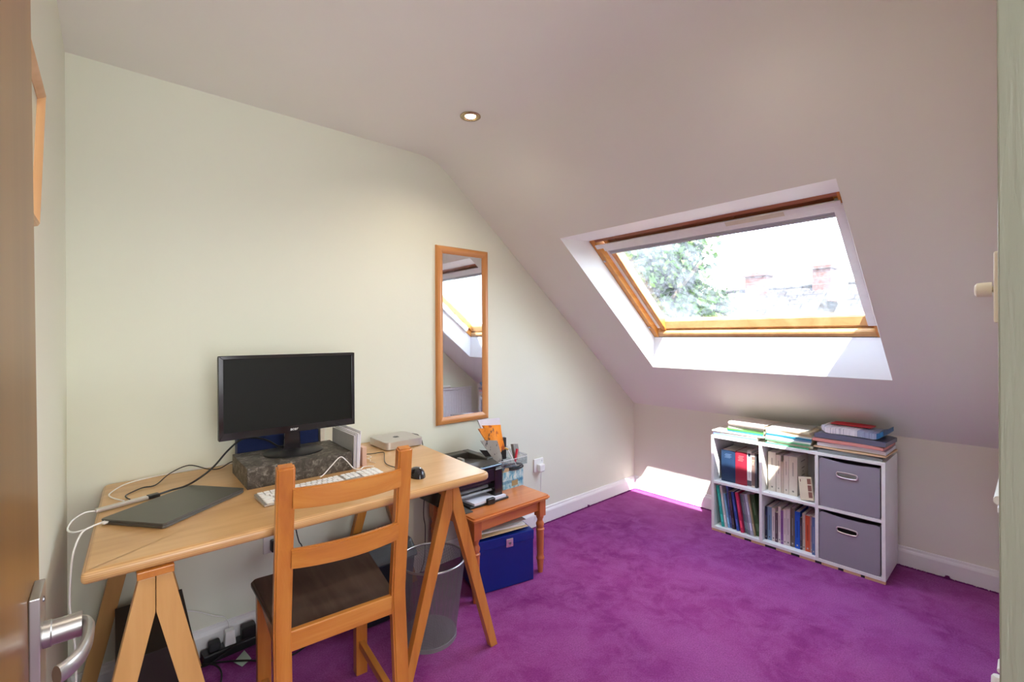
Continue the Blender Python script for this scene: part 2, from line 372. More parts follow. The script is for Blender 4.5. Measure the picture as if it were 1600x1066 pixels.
# skirting boards: moulded profile (out, z)
SK = [(0, 0), (.017, 0), (.017, .078), (.014, .086), (.009, .092), (.007, .103), (0, .106)]
def skirt(name, a, c, nrm, mat=None):
    bm = bmesh.new(); a, c, nrm = Vector(a), Vector(c), Vector(nrm); A = [bm.verts.new(a+nrm*q+Vector((0, 0, z))) for q, z in SK]; B = [bm.verts.new(c+nrm*q+Vector((0, 0, z))) for q, z in SK]
    for i in range(len(SK)-1): bm.faces.new((A[i], A[i+1], B[i+1], B[i]))
    bm.faces.new(A); bm.faces.new(B); bmesh.ops.recalc_face_normals(bm, faces=bm.faces[:]); part(name, bm, mat or M['skirting'], kind='structure')
skirt('baseboard_back', (XL, 0, 0), (0, 0, 0), (0, -1, 0)); skirt('baseboard_right', (0, 0, 0), (0, YF, 0), (-1, 0, 0))
skirt('baseboard_left', (XL, 0, 0), (XL, YF, 0), (1, 0, 0)); skirt('baseboard_front', (DX+.02, YF, 0), (0, YF, 0), (0, 1, 0))
# door lining on the right of the camera: thick brushed gloss paint
def lining_mat():
    m, nt, b = new_mat('brushed_gloss'); v = coords(nt, (1, 8, .5)); f = noise_node(nt, v, 26, 5, .6, .5); g = noise_node(nt, coords(nt), 30, 4, .6)
    nt.links.new(mixc(nt, f, (.255, .262, .20), (.235, .245, .185)), b.inputs['Base Color'])
    mm = nt.nodes.new('ShaderNodeMath'); mm.operation = 'MULTIPLY_ADD'; mm.inputs[1].default_value = .6; nt.links.new(g, mm.inputs[0]); nt.links.new(f, mm.inputs[2])
    bump(nt, b, mm.outputs[0], .3, .0015); setp(b, rough=.38); return m
M['lining'] = lining_mat()
b = MB(); b.box((DX-.012, YF-.14, 0), (DX, YF+.0005, 2.06), .0015); struct('door_frame_1', b, M['lining'])
b = MB(); b.box((XL+.001, YF-.14, 0), (XL+.012, YF-.012, 2.06), .002); b.box((XL, YF-.14, 2.048), (DX, YF, 2.06), .002); struct('door_frame_2', b, M['lining'])
# unseen landing behind the camera, added to supply the fill light
b = MB(); b.box((-4.1, -3.9, 0), (-4.0, YF-.13, 2.44)); b.box((-1.9, -3.9, 0), (-1.8, YF-.13, 2.44)); b.box((-4.0, -3.9, 0), (-1.9, -3.8, 2.44)); b.box((-4.0, YF-.13, 0), (XL-.12, YF-.03, 2.44)); b.box((-4.1, -3.9, 2.3), (-1.8, YF-.13, 2.44))
struct('wall_landing_added', b, M['reveal'])

# ---------------------------------------------------------------- roof window
win = bpy.data.objects.new('window_1', None); COL.objects.link(win); win['kind'] = 'structure'; win.location = S(1.15, -1.09, .17); WM[win.name] = Matrix.Translation(win.location)
def sbar(mb, a0, a1, y0, y1, d0, d1, bev=.003):
    mb.hexa([S(a0, y0, d0), S(a1, y0, d0), S(a1, y1, d0), S(a0, y1, d0), S(a0, y0, d1), S(a1, y0, d1), S(a1, y1, d1), S(a0, y1, d1)], bev)
CW = .034
def wedge(mb, pts, y0, y1, bev=.003):   # member along y with the section pts (a, d)
    n_ = len(pts); t = bmesh.new(); A = [t.verts.new(S(a, y0, d)) for a, d in pts]; B = [t.verts.new(S(a, y1, d)) for a, d in pts]
    for i in range(n_): j = (i+1) % n_; t.faces.new((A[i], A[j], B[j], B[i]))
    t.faces.new(A); t.faces.new(B); bmesh.ops.recalc_face_normals(t, faces=t.faces[:]); bmesh.ops.bevel(t, geom=t.edges[:], offset=bev, segments=2, affect='EDGES'); mb.merge(t)
b = MB(); sbar(b, FA0, FA1, FY0, FY0-CW, .150, .245); part('casing_side', b, M['velux'], win)
b = MB(); sbar(b, FA0, FA1, FY1, FY1+.012, .150, .245); part('casing_side', b, M['velux'], win)
b = MB(); wedge(b, ((.689, .1515), (.712, .160), (.720, .168), (.720, .245), (.689, .245)), FY0-CW*.3, FY1+.010); part('casing_bottom', b, M['birch'], win)
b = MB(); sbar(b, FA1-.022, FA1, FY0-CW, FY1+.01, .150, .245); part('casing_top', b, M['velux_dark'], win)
sa0, sa1, sy0, sy1 = .722, FA1-.024, FY0-CW-.003, FY1+.004
b = MB(); sbar(b, sa0+.03, sa1-.05, sy0-.006, sy0-.024, .176, .215, .003); part('blind_channel', b, M['white_plastic'], win, label='white side channel of the blind')
b = MB(); sbar(b, sa0+.062, sa1-.035, FY1-.004, sy1+.030, .1435, .215, .004); part('blind_channel', b, M['white_plastic'], win, label='broad white side channel of the blind')
b = MB(); sbar(b, sa0, sa1, sy0-.025, sy0-.056, .182, .245, .004); part('sash_side', b, M['velux'], win)
b = MB(); sbar(b, sa0, sa1, sy1+.002, sy1+.036, .19, .245, .004); part('sash_side', b, M['velux'], win)
b = MB(); wedge(b, ((sa0+.001, .190), (sa0+.012, .188), (sa0+.055, .218), (sa0+.055, .245), (sa0+.001, .245)), sy0-.008, sy1+.02); part('sash_bottom', b, M['birch'], win)
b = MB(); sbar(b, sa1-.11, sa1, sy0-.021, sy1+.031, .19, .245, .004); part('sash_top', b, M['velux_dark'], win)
b = MB(); sbar(b, sa0+.05, sa1-.10, sy0-.052, sy1+.034, .232, .236, 0); part('pane', b, M['glass'], win)
b = MB(); sbar(b, 1.532, 1.560, FY0-.022, FY1+.004, .142, .150, .002); hb = part('blind_head_bar', b, M['white_plastic'], win)
b = MB(); sbar(b, 1.534, 1.557, -1.25, -1.50, .1408, .1422, .0005); part('rating_label', b, plain((.72, .66, .52), .4), hb)
b = MB(); sbar(b, 1.499, 1.530, sy0-.020, sy1+.004, .152, .195, .004); part('blind_cassette', b, M['white_plastic'], win)
b = MB(); sbar(b, 1.458, 1.497, sy0-.030, sy1+.03, .170, .20, .002); sbar(b, 1.482, 1.494, sy0-.030, sy1+.03, .165, .170, .001); sbar(b, 1.464, 1.474, sy0-.030, sy1+.03, .167, .170, .001); part('blind_edge', b, plain((.42, .42, .46), .4), win)
for yy in (-.62, -.80, -1.03, -1.28):
    b = MB(); sbar(b, 1.560, 1.577, yy, yy-.009, .160, .19, .002); part('bracket', b, M['velux_dark'], win)
for aa, yy in ((.80, FY0-.006), (1.43, FY0-.006)):
    b = MB(); p = S(aa, yy-.010, .147); b.lathe([(.001, 0), (.008, 0), (.008, .003), (.004, .005), (.001, .005)], n=16, mat=Matrix.Translation(p) @ (-N).to_track_quat('Z', 'Y').to_matrix().to_4x4()); part('screw_cap', b, M['metal'], win)

# ---------------------------------------------------------------- desk
desk = thing('desk', 'birch plywood desk board resting on two trestles', 'desk', (-2.74, -.41, .72))
DZ = .75
FL, FR, BR, BL = Vector((-3.338, -.803, .72)), Vector((-2.180, -.822, .72)), Vector((-2.130, -.02, .72)), Vector((-3.304, -.005, .72))
def rounded(pts, rad, n=6):
    out = []
    for i, p in enumerate(pts):
        a, c = pts[i-1], pts[(i+1) % len(pts)]; r_ = rad[i]; u = (a-p).normalized(); v = (c-p).normalized(); s, e = p+u*r_, p+v*r_
        for k in range(n+1): t = k/n; out.append(s*(1-t)**2+p*2*t*(1-t)+e*t*t)
    return out
def ply_mat():
    m = M['birch'].copy(); nt = m.node_tree; b_ = nt.nodes['Principled BSDF']; src = b_.inputs['Base Color'].links[0].from_socket
    t = nt.nodes.new('ShaderNodeTexCoord'); s_ = nt.nodes.new('ShaderNodeSeparateXYZ'); nt.links.new(t.outputs['Object'], s_.inputs[0])
    k = nt.nodes.new('ShaderNodeMath'); k.operation = 'MULTIPLY'; k.inputs[1].default_value = 2*math.pi/.0046; nt.links.new(s_.outputs['Z'], k.inputs[0])
    sn = nt.nodes.new('ShaderNodeMath'); sn.operation = 'SINE'; nt.links.new(k.outputs[0], sn.inputs[0])
    g = nt.nodes.new('ShaderNodeNewGeometry'); s2 = nt.nodes.new('ShaderNodeSeparateXYZ'); nt.links.new(g.outputs['True Normal'], s2.inputs[0])
    ab = nt.nodes.new('ShaderNodeMath'); ab.operation = 'ABSOLUTE'; nt.links.new(s2.outputs['Z'], ab.inputs[0])
    lt = nt.nodes.new('ShaderNodeMath'); lt.operation = 'LESS_THAN'; lt.inputs[1].default_value = .9; nt.links.new(ab.outputs[0], lt.inputs[0])
    gt = nt.nodes.new('ShaderNodeMath'); gt.operation = 'GREATER_THAN'; gt.inputs[1].default_value = .35; nt.links.new(sn.outputs[0], gt.inputs[0])
    mu = nt.nodes.new('ShaderNodeMath'); mu.operation = 'MULTIPLY'; nt.links.new(lt.outputs[0], mu.inputs[0]); nt.links.new(gt.outputs[0], mu.inputs[1])
    m2 = nt.nodes.new('ShaderNodeMath'); m2.operation = 'MULTIPLY'; m2.inputs[1].default_value = .55; nt.links.new(mu.outputs[0], m2.inputs[0])
    nt.links.new(mixc(nt, m2.outputs[0], src, (.40, .20, .07)), b_.inputs['Base Color']); return m
b = MB(); pts = rounded([FL, FR, BR, BL], [.012, .035, .02, .03])
t = bmesh.new(); vs = [t.verts.new(p) for p in pts]; f = t.faces.new(vs); r_ = bmesh.ops.extrude_face_region(t, geom=[f])
for v in [e for e in r_['geom'] if isinstance(e, bmesh.types.BMVert)]: v.co.z = DZ
bmesh.ops.recalc_face_normals(t, faces=t.faces[:])
bmesh.ops.bevel(t, geom=[e for e in t.edges if abs(e.verts[0].co.z-e.verts[1].co.z) < 1e-6], offset=.012, segments=5, affect='EDGES', profile=.5)
b.merge(t); o = part('desktop', b, ply_mat(), desk, smooth='flat_top')

def trestle(name, label, xc, y0, y1, zt, foot, hw, fwid):
    t = thing(name, label, 'trestle', (xc, (y0+y1)/2, 0), 0)
    b = MB(); b.box((xc-.036, y0-.012, zt), (xc+.036, y1+.02, .72), .002); part('crossbeam', b, M['pine_y'], t)
    for yy, sg in ((y0, 1), (y1, -1)):
        for s in (-1, 1):
            zj = .60
            # outline of one leg seen from the front, mitred against its twin
            top_in, top_out = xc+s*.0008, xc+s*hw
            fx = xc+s*foot
            zj2 = zj+.01
            slope = (fx-top_out)/zt
            P = [Vector((top_in, yy, zt-.004)), Vector((top_out, yy, zt-.004)), Vector((fx, yy, 0)), Vector((fx-s*fwid, yy, 0)), Vector((top_in, yy, zj2))]
            b = MB(); b.poly(P, (0, .028*sg, 0), .0018, 2); part('leg', b, M['birch_leg'] if xc < -3 else M['pine'], t)
    b = MB(); b.box((xc+.002, y0+.001, zt-.007), (xc+.034, y0+.03, zt+.001), .0006); part('hinge', b, M['steel_dark'], t)
    b = MB(); b.box((xc-foot*.60, y1-.020, .20), (xc+foot*.60, y1-.008, .235), .002) if False else b.box((xc-.006, y0+.028, zt-.05), (xc+.006, y1-.028, zt-.02), .001); part('rail', b, M['pine_y'], t)
    return t
trestle('trestle', 'pale birch trestle under the end of the desk nearest the door', -3.204, -.80, -.06, .702, .183, .033, .043)
trestle('trestle', 'orange pine trestle under the desk end beside the wire waste bin', -2.301, -.738, -.055, .702, .218, .027, .033)

# ---------------------------------------------------------------- chair
ch = thing('dining_chair', 'pine ladder back chair with dark brown seat in front of the desk', 'chair', (-2.750, -.665, 0), R(-5.2))
def cp(nm, mb, mt, **k): return part(nm, mb, M[mt], ch, world=False, **k)
SZ = .45
outl = [Vector((-.168, -.195, SZ-.020)), Vector((.168, -.195, SZ-.020)), Vector((.201, .205, SZ-.020)), Vector((-.201, .205, SZ-.020))]
b = MB(); pts = rounded(outl, [.004, .004, .03, .03]); t = bmesh.new(); vs = [t.verts.new(p) for p in pts]; f = t.faces.new(vs); r_ = bmesh.ops.extrude_face_region(t, geom=[f])
for v in [e for e in r_['geom'] if isinstance(e, bmesh.types.BMVert)]: v.co.z = SZ
bmesh.ops.recalc_face_normals(t, faces=t.faces[:]); bmesh.ops.bevel(t, geom=[e for e in t.edges if abs(e.verts[0].co.z-e.verts[1].co.z) < 1e-6], offset=.006, segments=3, affect='EDGES'); b.merge(t)
cp('seat', b, 'seat', smooth=True)
for s in (-1, 1):
    # back post: straight leg, kinked at seat height and leaning back
    x0 = s*.1665; w_ = .045; b = MB()
    prof = [(-.247, 0), (-.205, .47), (-.268, .932), (-.238, .940), (-.172, .47), (-.215, 0)]
    P = [Vector((x0-w_/2, y, z)) for y, z in prof]
    t = bmesh.new(); vs = [t.verts.new(p) for p in P]; f = t.faces.new(vs); r_ = bmesh.ops.extrude_face_region(t, geom=[f])
    for v in [e for e in r_['geom'] if isinstance(e, bmesh.types.BMVert)]: v.co.x += w_
    for v in t.verts: v.co.x += (v.co.z-.45)*s*(-.002)
    bmesh.ops.recalc_face_normals(t, faces=t.faces[:]); bmesh.ops.bevel(t, geom=t.edges[:], offset=.005, segments=3, affect='EDGES'); b.merge(t)
    cp('back_post', b, 'pine', smooth=True)
    b = MB(); b.box((s*.163-.021, .150, 0), (s*.163+.021, .190, SZ-.021), .003); cp('leg', b, 'pine')
    b = MB(); b.box((s*.163-.010, -.19, SZ-.075), (s*.163+.010, .17, SZ-.021), .002); cp('seat_rail', b, 'pine_y')
    b = MB(); b.bar((s*.163, -.215, .115), (s*.163, .16, .115), .022, .028, (1, 0, 0), .003); cp('stretcher', b, 'pine_y')
b = MB(); b.box((-.155, .165, SZ-.075), (.155, .185, SZ-.021), .002); cp('seat_rail', b, 'pine_x')
def slat(z0, z1, bow, nm):
    n = 14; t = bmesh.new(); rows = []
    for i in range(n+1):
        u = i/n*2-1; x = u*.150
        yc = -.205-(((z0+z1)/2)-.47)*.135; yb = bow*(u*u-1); rows.append([t.verts.new((x, yc+yb-.009, z0-.004*(1-u*u))), t.verts.new((x, yc+yb+.009, z0-.004*(1-u*u))), t.verts.new((x, yc+yb+.006, z1)), t.verts.new((x, yc+yb-.012, z1))])
    for A, B in zip(rows, rows[1:]):
        for i in range(4): t.faces.new((A[i], A[(i+1) % 4], B[(i+1) % 4], B[i]))
    t.faces.new(rows[0]); t.faces.new(rows[-1]); bmesh.ops.recalc_face_normals(t, faces=t.faces[:])
    bmesh.ops.bevel(t, geom=[e for e in t.edges if abs(e.verts[0].co.x-e.verts[1].co.x) > .01 and e.calc_face_angle(0) > .5], offset=.004, segments=2, affect='EDGES')
    b = MB(); b.merge(t); cp(nm, b, 'pine_x', smooth=True)
slat(.820, .875, .020, 'back_slat'); slat(.652, .705, .020, 'back_slat')
b = MB(); b.box((-.15, -.200, .405), (.15, -.182, .462), .003); cp('back_rail', b, 'pine_x')

# ---------------------------------------------------------------- riser, monitor and things on the desk
b = MB(); b.hexa([(-2.932, -.424, DZ), (-2.568, -.430, DZ), (-2.560, -.165, DZ), (-2.930, -.160, DZ), (-2.932, -.424, .822), (-2.568, -.430, .822), (-2.560, -.165, .822), (-2.930, -.160, .822)], .0015)
single('monitor_riser', b, M['stone'], 'mottled dark grey laminate box that the monitor stands on', 'box')
mon = thing('computer_monitor', 'black widescreen monitor with dark screen on the mottled riser', 'monitor', (-2.74, -.275, .822))
MX0, MX1, MZ0, MZ1, MY = -2.993, -2.492, .898, 1.207, -.272
b = MB(); b.box((MX0, MY, MZ0), (MX1, MY+.022, MZ1), .006, 3); b.box((MX0+.06, MY+.02, MZ0+.04), (MX1-.06, MY+.05, MZ1-.05), .012, 3); part('housing', b, M['black_gloss'] if False else M['black'], mon)
bm = bmesh.new(); L_, R_, B_, T_ = .016, .014, .028, .013
o4 = [Vector((MX0+.001, MY, MZ0+.001)), Vector((MX1-.001, MY, MZ0+.001)), Vector((MX1-.001, MY, MZ1-.001)), Vector((MX0+.001, MY, MZ1-.001))]; i4 = [Vector((MX0+L_, MY, MZ0+B_)), Vector((MX1-R_, MY, MZ0+B_)), Vector((MX1-R_, MY, MZ1-T_)), Vector((MX0+L_, MY, MZ1-T_))]
b = MB()
for i in range(4):
    j = (i+1) % 4; a, c, d, e = o4[i], o4[j], i4[j], i4[i]; f = Vector((0, -.004, 0)); b.hexa([a, c, d, e, a+f, c+f, d+f, e+f], .001)
part('bezel', b, M['black_gloss'], mon)
b = MB(); b.box((MX0+L_, MY-.001, MZ0+B_), (MX1-R_, MY+.001, MZ1-T_)); part('screen', b, plain((.007, .008, .0065), .5, spec=.2), mon)
t = text_mesh('acer', .017, .0002, .15); bmesh.ops.transform(t, matrix=Matrix.Translation((-2.738, MY-.0045, MZ0+.014)) @ Matrix.Rotation(R(90), 4, 'X'), verts=t.verts); part('logo', t, M['white_plastic'], mon)
b = MB(); b.hexa([(-2.772, -.262, .826), (-2.708, -.262, .826), (-2.708, -.235, .826), (-2.772, -.235, .826), (-2.768, -.262, .93), (-2.712, -.262, .93), (-2.712, -.240, .93), (-2.768, -.240, .93)], .005); part('neck', b, M['black_gloss'], mon)
b = MB(); b.lathe([(.001, 0), (1, 0), (1, .004), (.93, .007), (.001, .009)], n=48, mat=Matrix.Translation((-2.74, -.275, .8225)) @ Matrix.Diagonal((.108, .098, 1, 1))); part('base', b, M['black'], mon, smooth=True)
b = MB(); b.box((-2.905, -.115, DZ), (-2.590, -.065, .868), .006, 3); single('document_case', b, M['navy_fabric'], 'navy blue fabric case standing against the wall behind the monitor', 'case')
# keyboard
kb = thing('keyboard', 'white full size keyboard with silver edge on the desk behind the chair', 'keyboard', (-2.725, -.575, DZ), R(0))
KFL, KBL, KBR = Vector((-2.945, -.650, 0)), Vector((-2.934, -.527, 0)), Vector((-2.505, -.505, 0)); ux = (KBR-KBL).normalized(); uy = Vector((-ux.y, ux.x, 0))
KB = Matrix.Translation(KBL+Vector((0, 0, DZ))) @ Matrix((( ux.x, -uy.x*-1, 0, 0), (ux.y, uy.y, 0, 0), (0, 0, 1, 0), (0, 0, 0, 1)))
b = MB(); b.hexa([KB @ Vector(p) for p in ((0, -.114, .001), (.43, -.114, .001), (.43, 0, .001), (0, 0, .001), (0, -.114, .006), (.43, -.114, .006), (.43, 0, .013), (0, 0, .013))], .0015); part('key_tray', b, M['alu'], kb)
keymesh = {}
def key(x, y, w_, h_):
    k = (round(w_, 4), round(h_, 4))
    if k not in keymesh:
        q = MB(); q.box((-w_/2, -h_/2, 0), (w_/2, h_/2, .0042), .0012, 1); o = part('key', q, M['white_plastic'], kb, world=False); keymesh[k] = o.data
    else:
        o = bpy.data.objects.new('key', keymesh[k]); COL.objects.link(o); o.parent = kb
    z = .006+.007*(1+y/.114)
    o.matrix_local = wm(kb).inverted() @ KB @ Matrix.Translation((x, y, z)) @ Matrix.Rotation(R(3.4), 4, 'X')
pw = .0192
for r in range(6):
    y = -.010-r*.0188
    hh = .0155 if r else .011
    x = .006
    ws = {0: [1]*14, 1: [1]*13+[1.6], 2: [1.5]+[1]*13, 3: [1.8]+[1]*11+[1.7], 4: [2.2]+[1]*10+[2.3], 5: [1.2, 1, 1.2, 5.6, 1.2, 1, 1.3, 1.2]}[r]
    tot = sum(ws)
    sc = .270/tot
    for q in ws: key(x+q*sc/2, y, q*sc-.0025, hh); x += q*sc
    for i in range(3):
        if r in (3,) or (r == 4 and i != 1): continue
        key(.286+i*.0185+.008, y, .016, hh)
    for i in range(4): key(.346+i*.0197+.009, y, .0172, hh)
# mac-like small computer
mini = thing('mini_computer', 'flat square silver computer at the wall end of the desk', 'computer', (-2.243, -.163, DZ))
b = MB(); b.lathe([(.001, 0), (.078, 0), (.078, .004), (.001, .004)], (-2.243, -.163, DZ), 32); part('base', b, M['black'], mini)
b = MB(); t = bmesh.new(); pts = rounded([Vector((-2.341, -.261, DZ+.004)), Vector((-2.145, -.261, DZ+.004)), Vector((-2.145, -.065, DZ+.004)), Vector((-2.341, -.065, DZ+.004))], [.032]*4, 8)
vs = [t.verts.new(p) for p in pts]; f = t.faces.new(vs); r_ = bmesh.ops.extrude_face_region(t, geom=[f])
for v in [e for e in r_['geom'] if isinstance(e, bmesh.types.BMVert)]: v.co.z = DZ+.037
bmesh.ops.recalc_face_normals(t, faces=t.faces[:]); bmesh.ops.bevel(t, geom=[e for e in t.edges if e.verts[0].co.z > DZ+.03 and e.verts[1].co.z > DZ+.03], offset=.0015, segments=2, affect='EDGES'); b.merge(t); part('casing', b, M['alu'], mini, smooth=True)
b = MB(); c0 = Vector((-2.243, -.163, DZ+.0372))
appl = [(.0, .011), (.006, .014), (.012, .012), (.015, .006), (.011, .001), (.014, -.006), (.009, -.014), (.004, -.015), (0, -.0135), (-.004, -.015), (-.010, -.013), (-.015, -.003), (-.013, .008), (-.006, .0135)]
b.poly([c0+Vector((x, y, 0)) for x, y in appl], (0, 0, .0003)); b.poly([c0+Vector((x, y, 0)) for x, y in ((0, .015), (.002, .020), (.006, .023), (.005, .018))], (0, 0, .0003)); part('emblem', b, M['black'], mini)
# laptop
lp = thing('laptop', 'closed dark grey laptop near the wall end of the desk by the door', 'laptop', (-3.126, -.455, DZ), R(38.8))
def rbox(mb, x0, x1, y0, y1, z0, z1, rad, bev, n=5):
    t = bmesh.new(); pts = rounded([Vector((x0, y0, z0)), Vector((x1, y0, z0)), Vector((x1, y1, z0)), Vector((x0, y1, z0))], [rad]*4, n)
    vs = [t.verts.new(p) for p in pts]; f = t.faces.new(vs); r_ = bmesh.ops.extrude_face_region(t, geom=[f])
    for v in [e for e in r_['geom'] if isinstance(e, bmesh.types.BMVert)]: v.co.z = z1
    bmesh.ops.recalc_face_normals(t, faces=t.faces[:])
    if bev: bmesh.ops.bevel(t, geom=[e for e in t.edges if abs(e.verts[0].co.z-e.verts[1].co.z) < 1e-6], offset=bev, segments=3, affect='EDGES')
    mb.merge(t)
b = MB(); rbox(b, -.150, .150, -.106, .106, .001, .0100, .012, .002); part('keyboard_deck', b, M['space_grey'], lp, world=False, smooth=True)
b = MB(); rbox(b, -.150, .150, -.106, .106, .0106, .0152, .012, .0012); part('lid', b, M['space_grey'], lp, world=False, smooth=True)
# adapter hub
b = MB(); b.bar((-3.320, -.352, DZ+.008), (-3.195, -.308, DZ+.008), .020, .010, (-.33, .94, 0), .003); o = single('cable_adapter', b, M['alu'], 'slim silver adapter bar beside the laptop on the desk', 'adapter')
b = MB(); b.bar((-3.194, -.3077, DZ+.008), (-3.165, -.2975, DZ+.008), .022, .011, (-.33, .94, 0), .002); o2 = part('plug', b, M['black'], o, label='black plug')
# mouse
b = MB(); t = bmesh.new(); bmesh.ops.create_uvsphere(t, u_segments=28, v_segments=16, radius=1)
for v in t.verts:
    v.co.z = max(v.co.z, 0)
    v.co = Vector((v.co.x*.031, v.co.y*.054, (v.co.z if v.co.z > 0 else 0)*.034*(1-.25*v.co.y)))
b.merge(t, Matrix.Translation((-2.417, -.668, DZ)) @ Matrix.Rotation(R(-12), 4, 'Z'))
mo = single('computer_mouse', b, M['black_gloss'], 'glossy black mouse beside the keyboard, half behind the chair post', 'mouse', smooth=True)
# letters beside the riser
lt_ = thing('envelope_stack', 'stack of white envelopes and folded papers standing beside the riser', 'envelopes', (-2.545, -.30, DZ))
for i in range(7):
    x = -2.562+i*.0048; dy = rnd.uniform(-.008, .01); lean = .006+i*.002
    b = MB(); y0, y1 = -.425+dy+i*.002, -.195+dy; h = .135+rnd.uniform(-.006, .012)
    b.hexa([(x, y0, DZ), (x+.0035, y0, DZ), (x+.0035, y1, DZ), (x, y1, DZ), (x+lean*.4, y0, DZ+h), (x+.0035+lean*.4, y0, DZ+h), (x+.0035+lean*.4, y1, DZ+h), (x+lean*.4, y1, DZ+h)], .0006)
    part('envelope', b, plain((.42, .42, .42), .7) if i == 0 else plain((.78, .77, .86), .8) if i % 2 else M['paper'], lt_, label='grey printed envelope' if i == 0 else None)
b = MB(); b.box((-2.520, -.418, DZ), (-2.502, -.375, DZ+.077), .002); single('cardboard_wallet', b, plain((.68, .46, .36), .7), 'small pinkish brown cardboard packet beside the standing envelopes', 'packet')
b = MB(); b.box((-2.584, -.12, DZ), (-2.566, -.04, DZ+.130), .001, 1, Matrix.Translation((0, 0, 0))); single('folded_leaflet', b, M['paper_cream'], 'cream folded leaflet standing behind the envelope stack', 'leaflet')

def cable(name, label, pts, r=.0022, mat='black', n=6, ends=None, cat='cable'):
    b = MB(); b.tube(pts, r, n); return single(name, b, M[mat] if isinstance(mat, str) else mat, label, cat, smooth=True)
Z0 = DZ+.004
cable('black_cable', 'thin black cable winding along the back of the desk by the laptop', [(-3.238, -.281, Z0), (-3.246, -.25, Z0), (-3.244, -.216, Z0), (-3.202, -.162, Z0), (-3.165, -.155, Z0), (-3.116, -.06, Z0+.01), (-3.053, -.022, Z0+.02), (-2.996, -.062, Z0+.003), (-2.957, -.07, Z0), (-2.91, -.05, Z0+.014), (-2.86, -.045, Z0)], .0021)
cable('white_cable', 'white cable along the back edge of the desk against the wall', [(-3.253, -.285, Z0), (-3.284, -.213, Z0), (-3.284, -.154, Z0), (-3.232, -.059, Z0), (-3.117, -.020, Z0), (-3.023, -.014, Z0), (-2.88, -.016, Z0)], .0021, 'white_plastic')
cable('adapter_cable', 'short looped white cable from the silver adapter over the desk edge', [(-3.320, -.352, DZ+.008), (-3.343, -.365, DZ+.012), (-3.366, -.41, DZ+.010), (-3.374, -.47, DZ+.006), (-3.362, -.508, DZ+.006), (-3.34, -.515, DZ+.008), (-3.318, -.497, DZ+.010), (-3.295, -.478, DZ+.010)], .0022, 'white_plastic')
cable('power_lead', 'long white lead hanging from the laptop down past the desk end to the floor', [(-3.290, -.482, DZ+.009), (-3.318, -.492, DZ+.008), (-3.343, -.53, DZ+.007), (-3.357, -.585, .73), (-3.362, -.60, .68), (-3.364, -.60, .6), (-3.356, -.59, .5), (-3.354, -.58, .4), (-3.36, -.56, .2), (-3.35, -.5, .02), (-3.30, -.42, .006)], .0023, 'white_plastic')
b = MB(); b.bar((-3.302, -.492, DZ+.0085), (-3.280, -.474, DZ+.0085), .010, .006, (-.6, .8, 0), .001); single('laptop_plug', b, M['white_plastic'], 'white plug in the side of the closed laptop', 'plug')
cable('monitor_cable', 'thick black cable arching from the adapter up behind the monitor', [(-3.165, -.2975, DZ+.008), (-3.13, -.275, DZ+.008), (-3.09, -.27, .762), (-3.054, -.29, .785), (-3.007, -.27, .813), (-2.956, -.225, .853), (-2.911, -.215, .885), (-2.866, -.215, .886), (-2.819, -.215, .868), (-2.785, -.22, .842), (-2.76, -.215, .835)], .0034, 'black', 8)
cable('keyboard_cable', 'white cable arching over the riser corner behind the keyboard', [(-2.71, -.488, DZ+.014), (-2.69, -.470, DZ+.016), (-2.656, -.455, .789), (-2.621, -.448, .813), (-2.598, -.450, .795), (-2.572, -.453, .762), (-2.548, -.46, Z0), (-2.525, -.438, Z0), (-2.505, -.44, Z0), (-2.49, -.455, Z0)], .0021, 'white_plastic')
cable('mouse_cable', 'thin black mouse cable curving over the desk by the silver computer', [(-2.47, -.255, Z0), (-2.449, -.25, Z0), (-2.408, -.266, Z0), (-2.375, -.268, Z0), (-2.362, -.280, Z0), (-2.379, -.321, Z0), (-2.425, -.419, Z0), (-2.439, -.486, Z0), (-2.424, -.56, Z0), (-2.41, -.612, Z0)], .0018)
cable('earphone_cord', 'pale tangled earphone cord beside the standing envelopes', [(-2.497, -.35, Z0), (-2.483, -.30, Z0), (-2.462, -.325, Z0), (-2.448, -.338, Z0+.006), (-2.44, -.31, Z0+.003), (-2.46, -.29, Z0+.008), (-2.47, -.33, Z0+.006), (-2.457, -.35, Z0), (-2.470, -.380, Z0), (-2.462, -.41, Z0)], .0014, plain((.80, .74, .66), .5))
for i, (x, y, z, d) in enumerate(((-2.504, -.335, .815, (0, .3, .05)), (-2.484, -.335, .797, (-.8, 0, .05)), (-2.482, -.315, .7565, (.3, .5, 0)))):
    b = MB(); p = Vector((x, y, z)); v = Vector(d).normalized()*.016; b.tube([p, p+v], .0035, 8, 0); b.tube([p+v, Vector((-2.505, y, z-.012))], .0014, 6, 0)
    if z > .76: b.tube([Vector((-2.505, y, z-.012)), Vector((-2.503, -.372, z-.03)), Vector((-2.499, -.372, DZ+.002))], .0012, 6, 4)
    single('jack_plug', b, M['black'], ['black jack plug sticking up highest behind the pink brown packet', 'black jack plug lying across above the tangled cord', 'black jack plug lying on the desk by the mouse cable'][i], 'plug')
cable('computer_cable', 'black cable leaving the back of the small silver computer', [(-2.150, -.10, DZ+.020), (-2.12, -.085, DZ+.022), (-2.085, -.065, .762), (-2.05, -.045, .745), (-2.02, -.03, .70), (-2.01, -.022, .60), (-2.02, -.022, .45)], .0022)
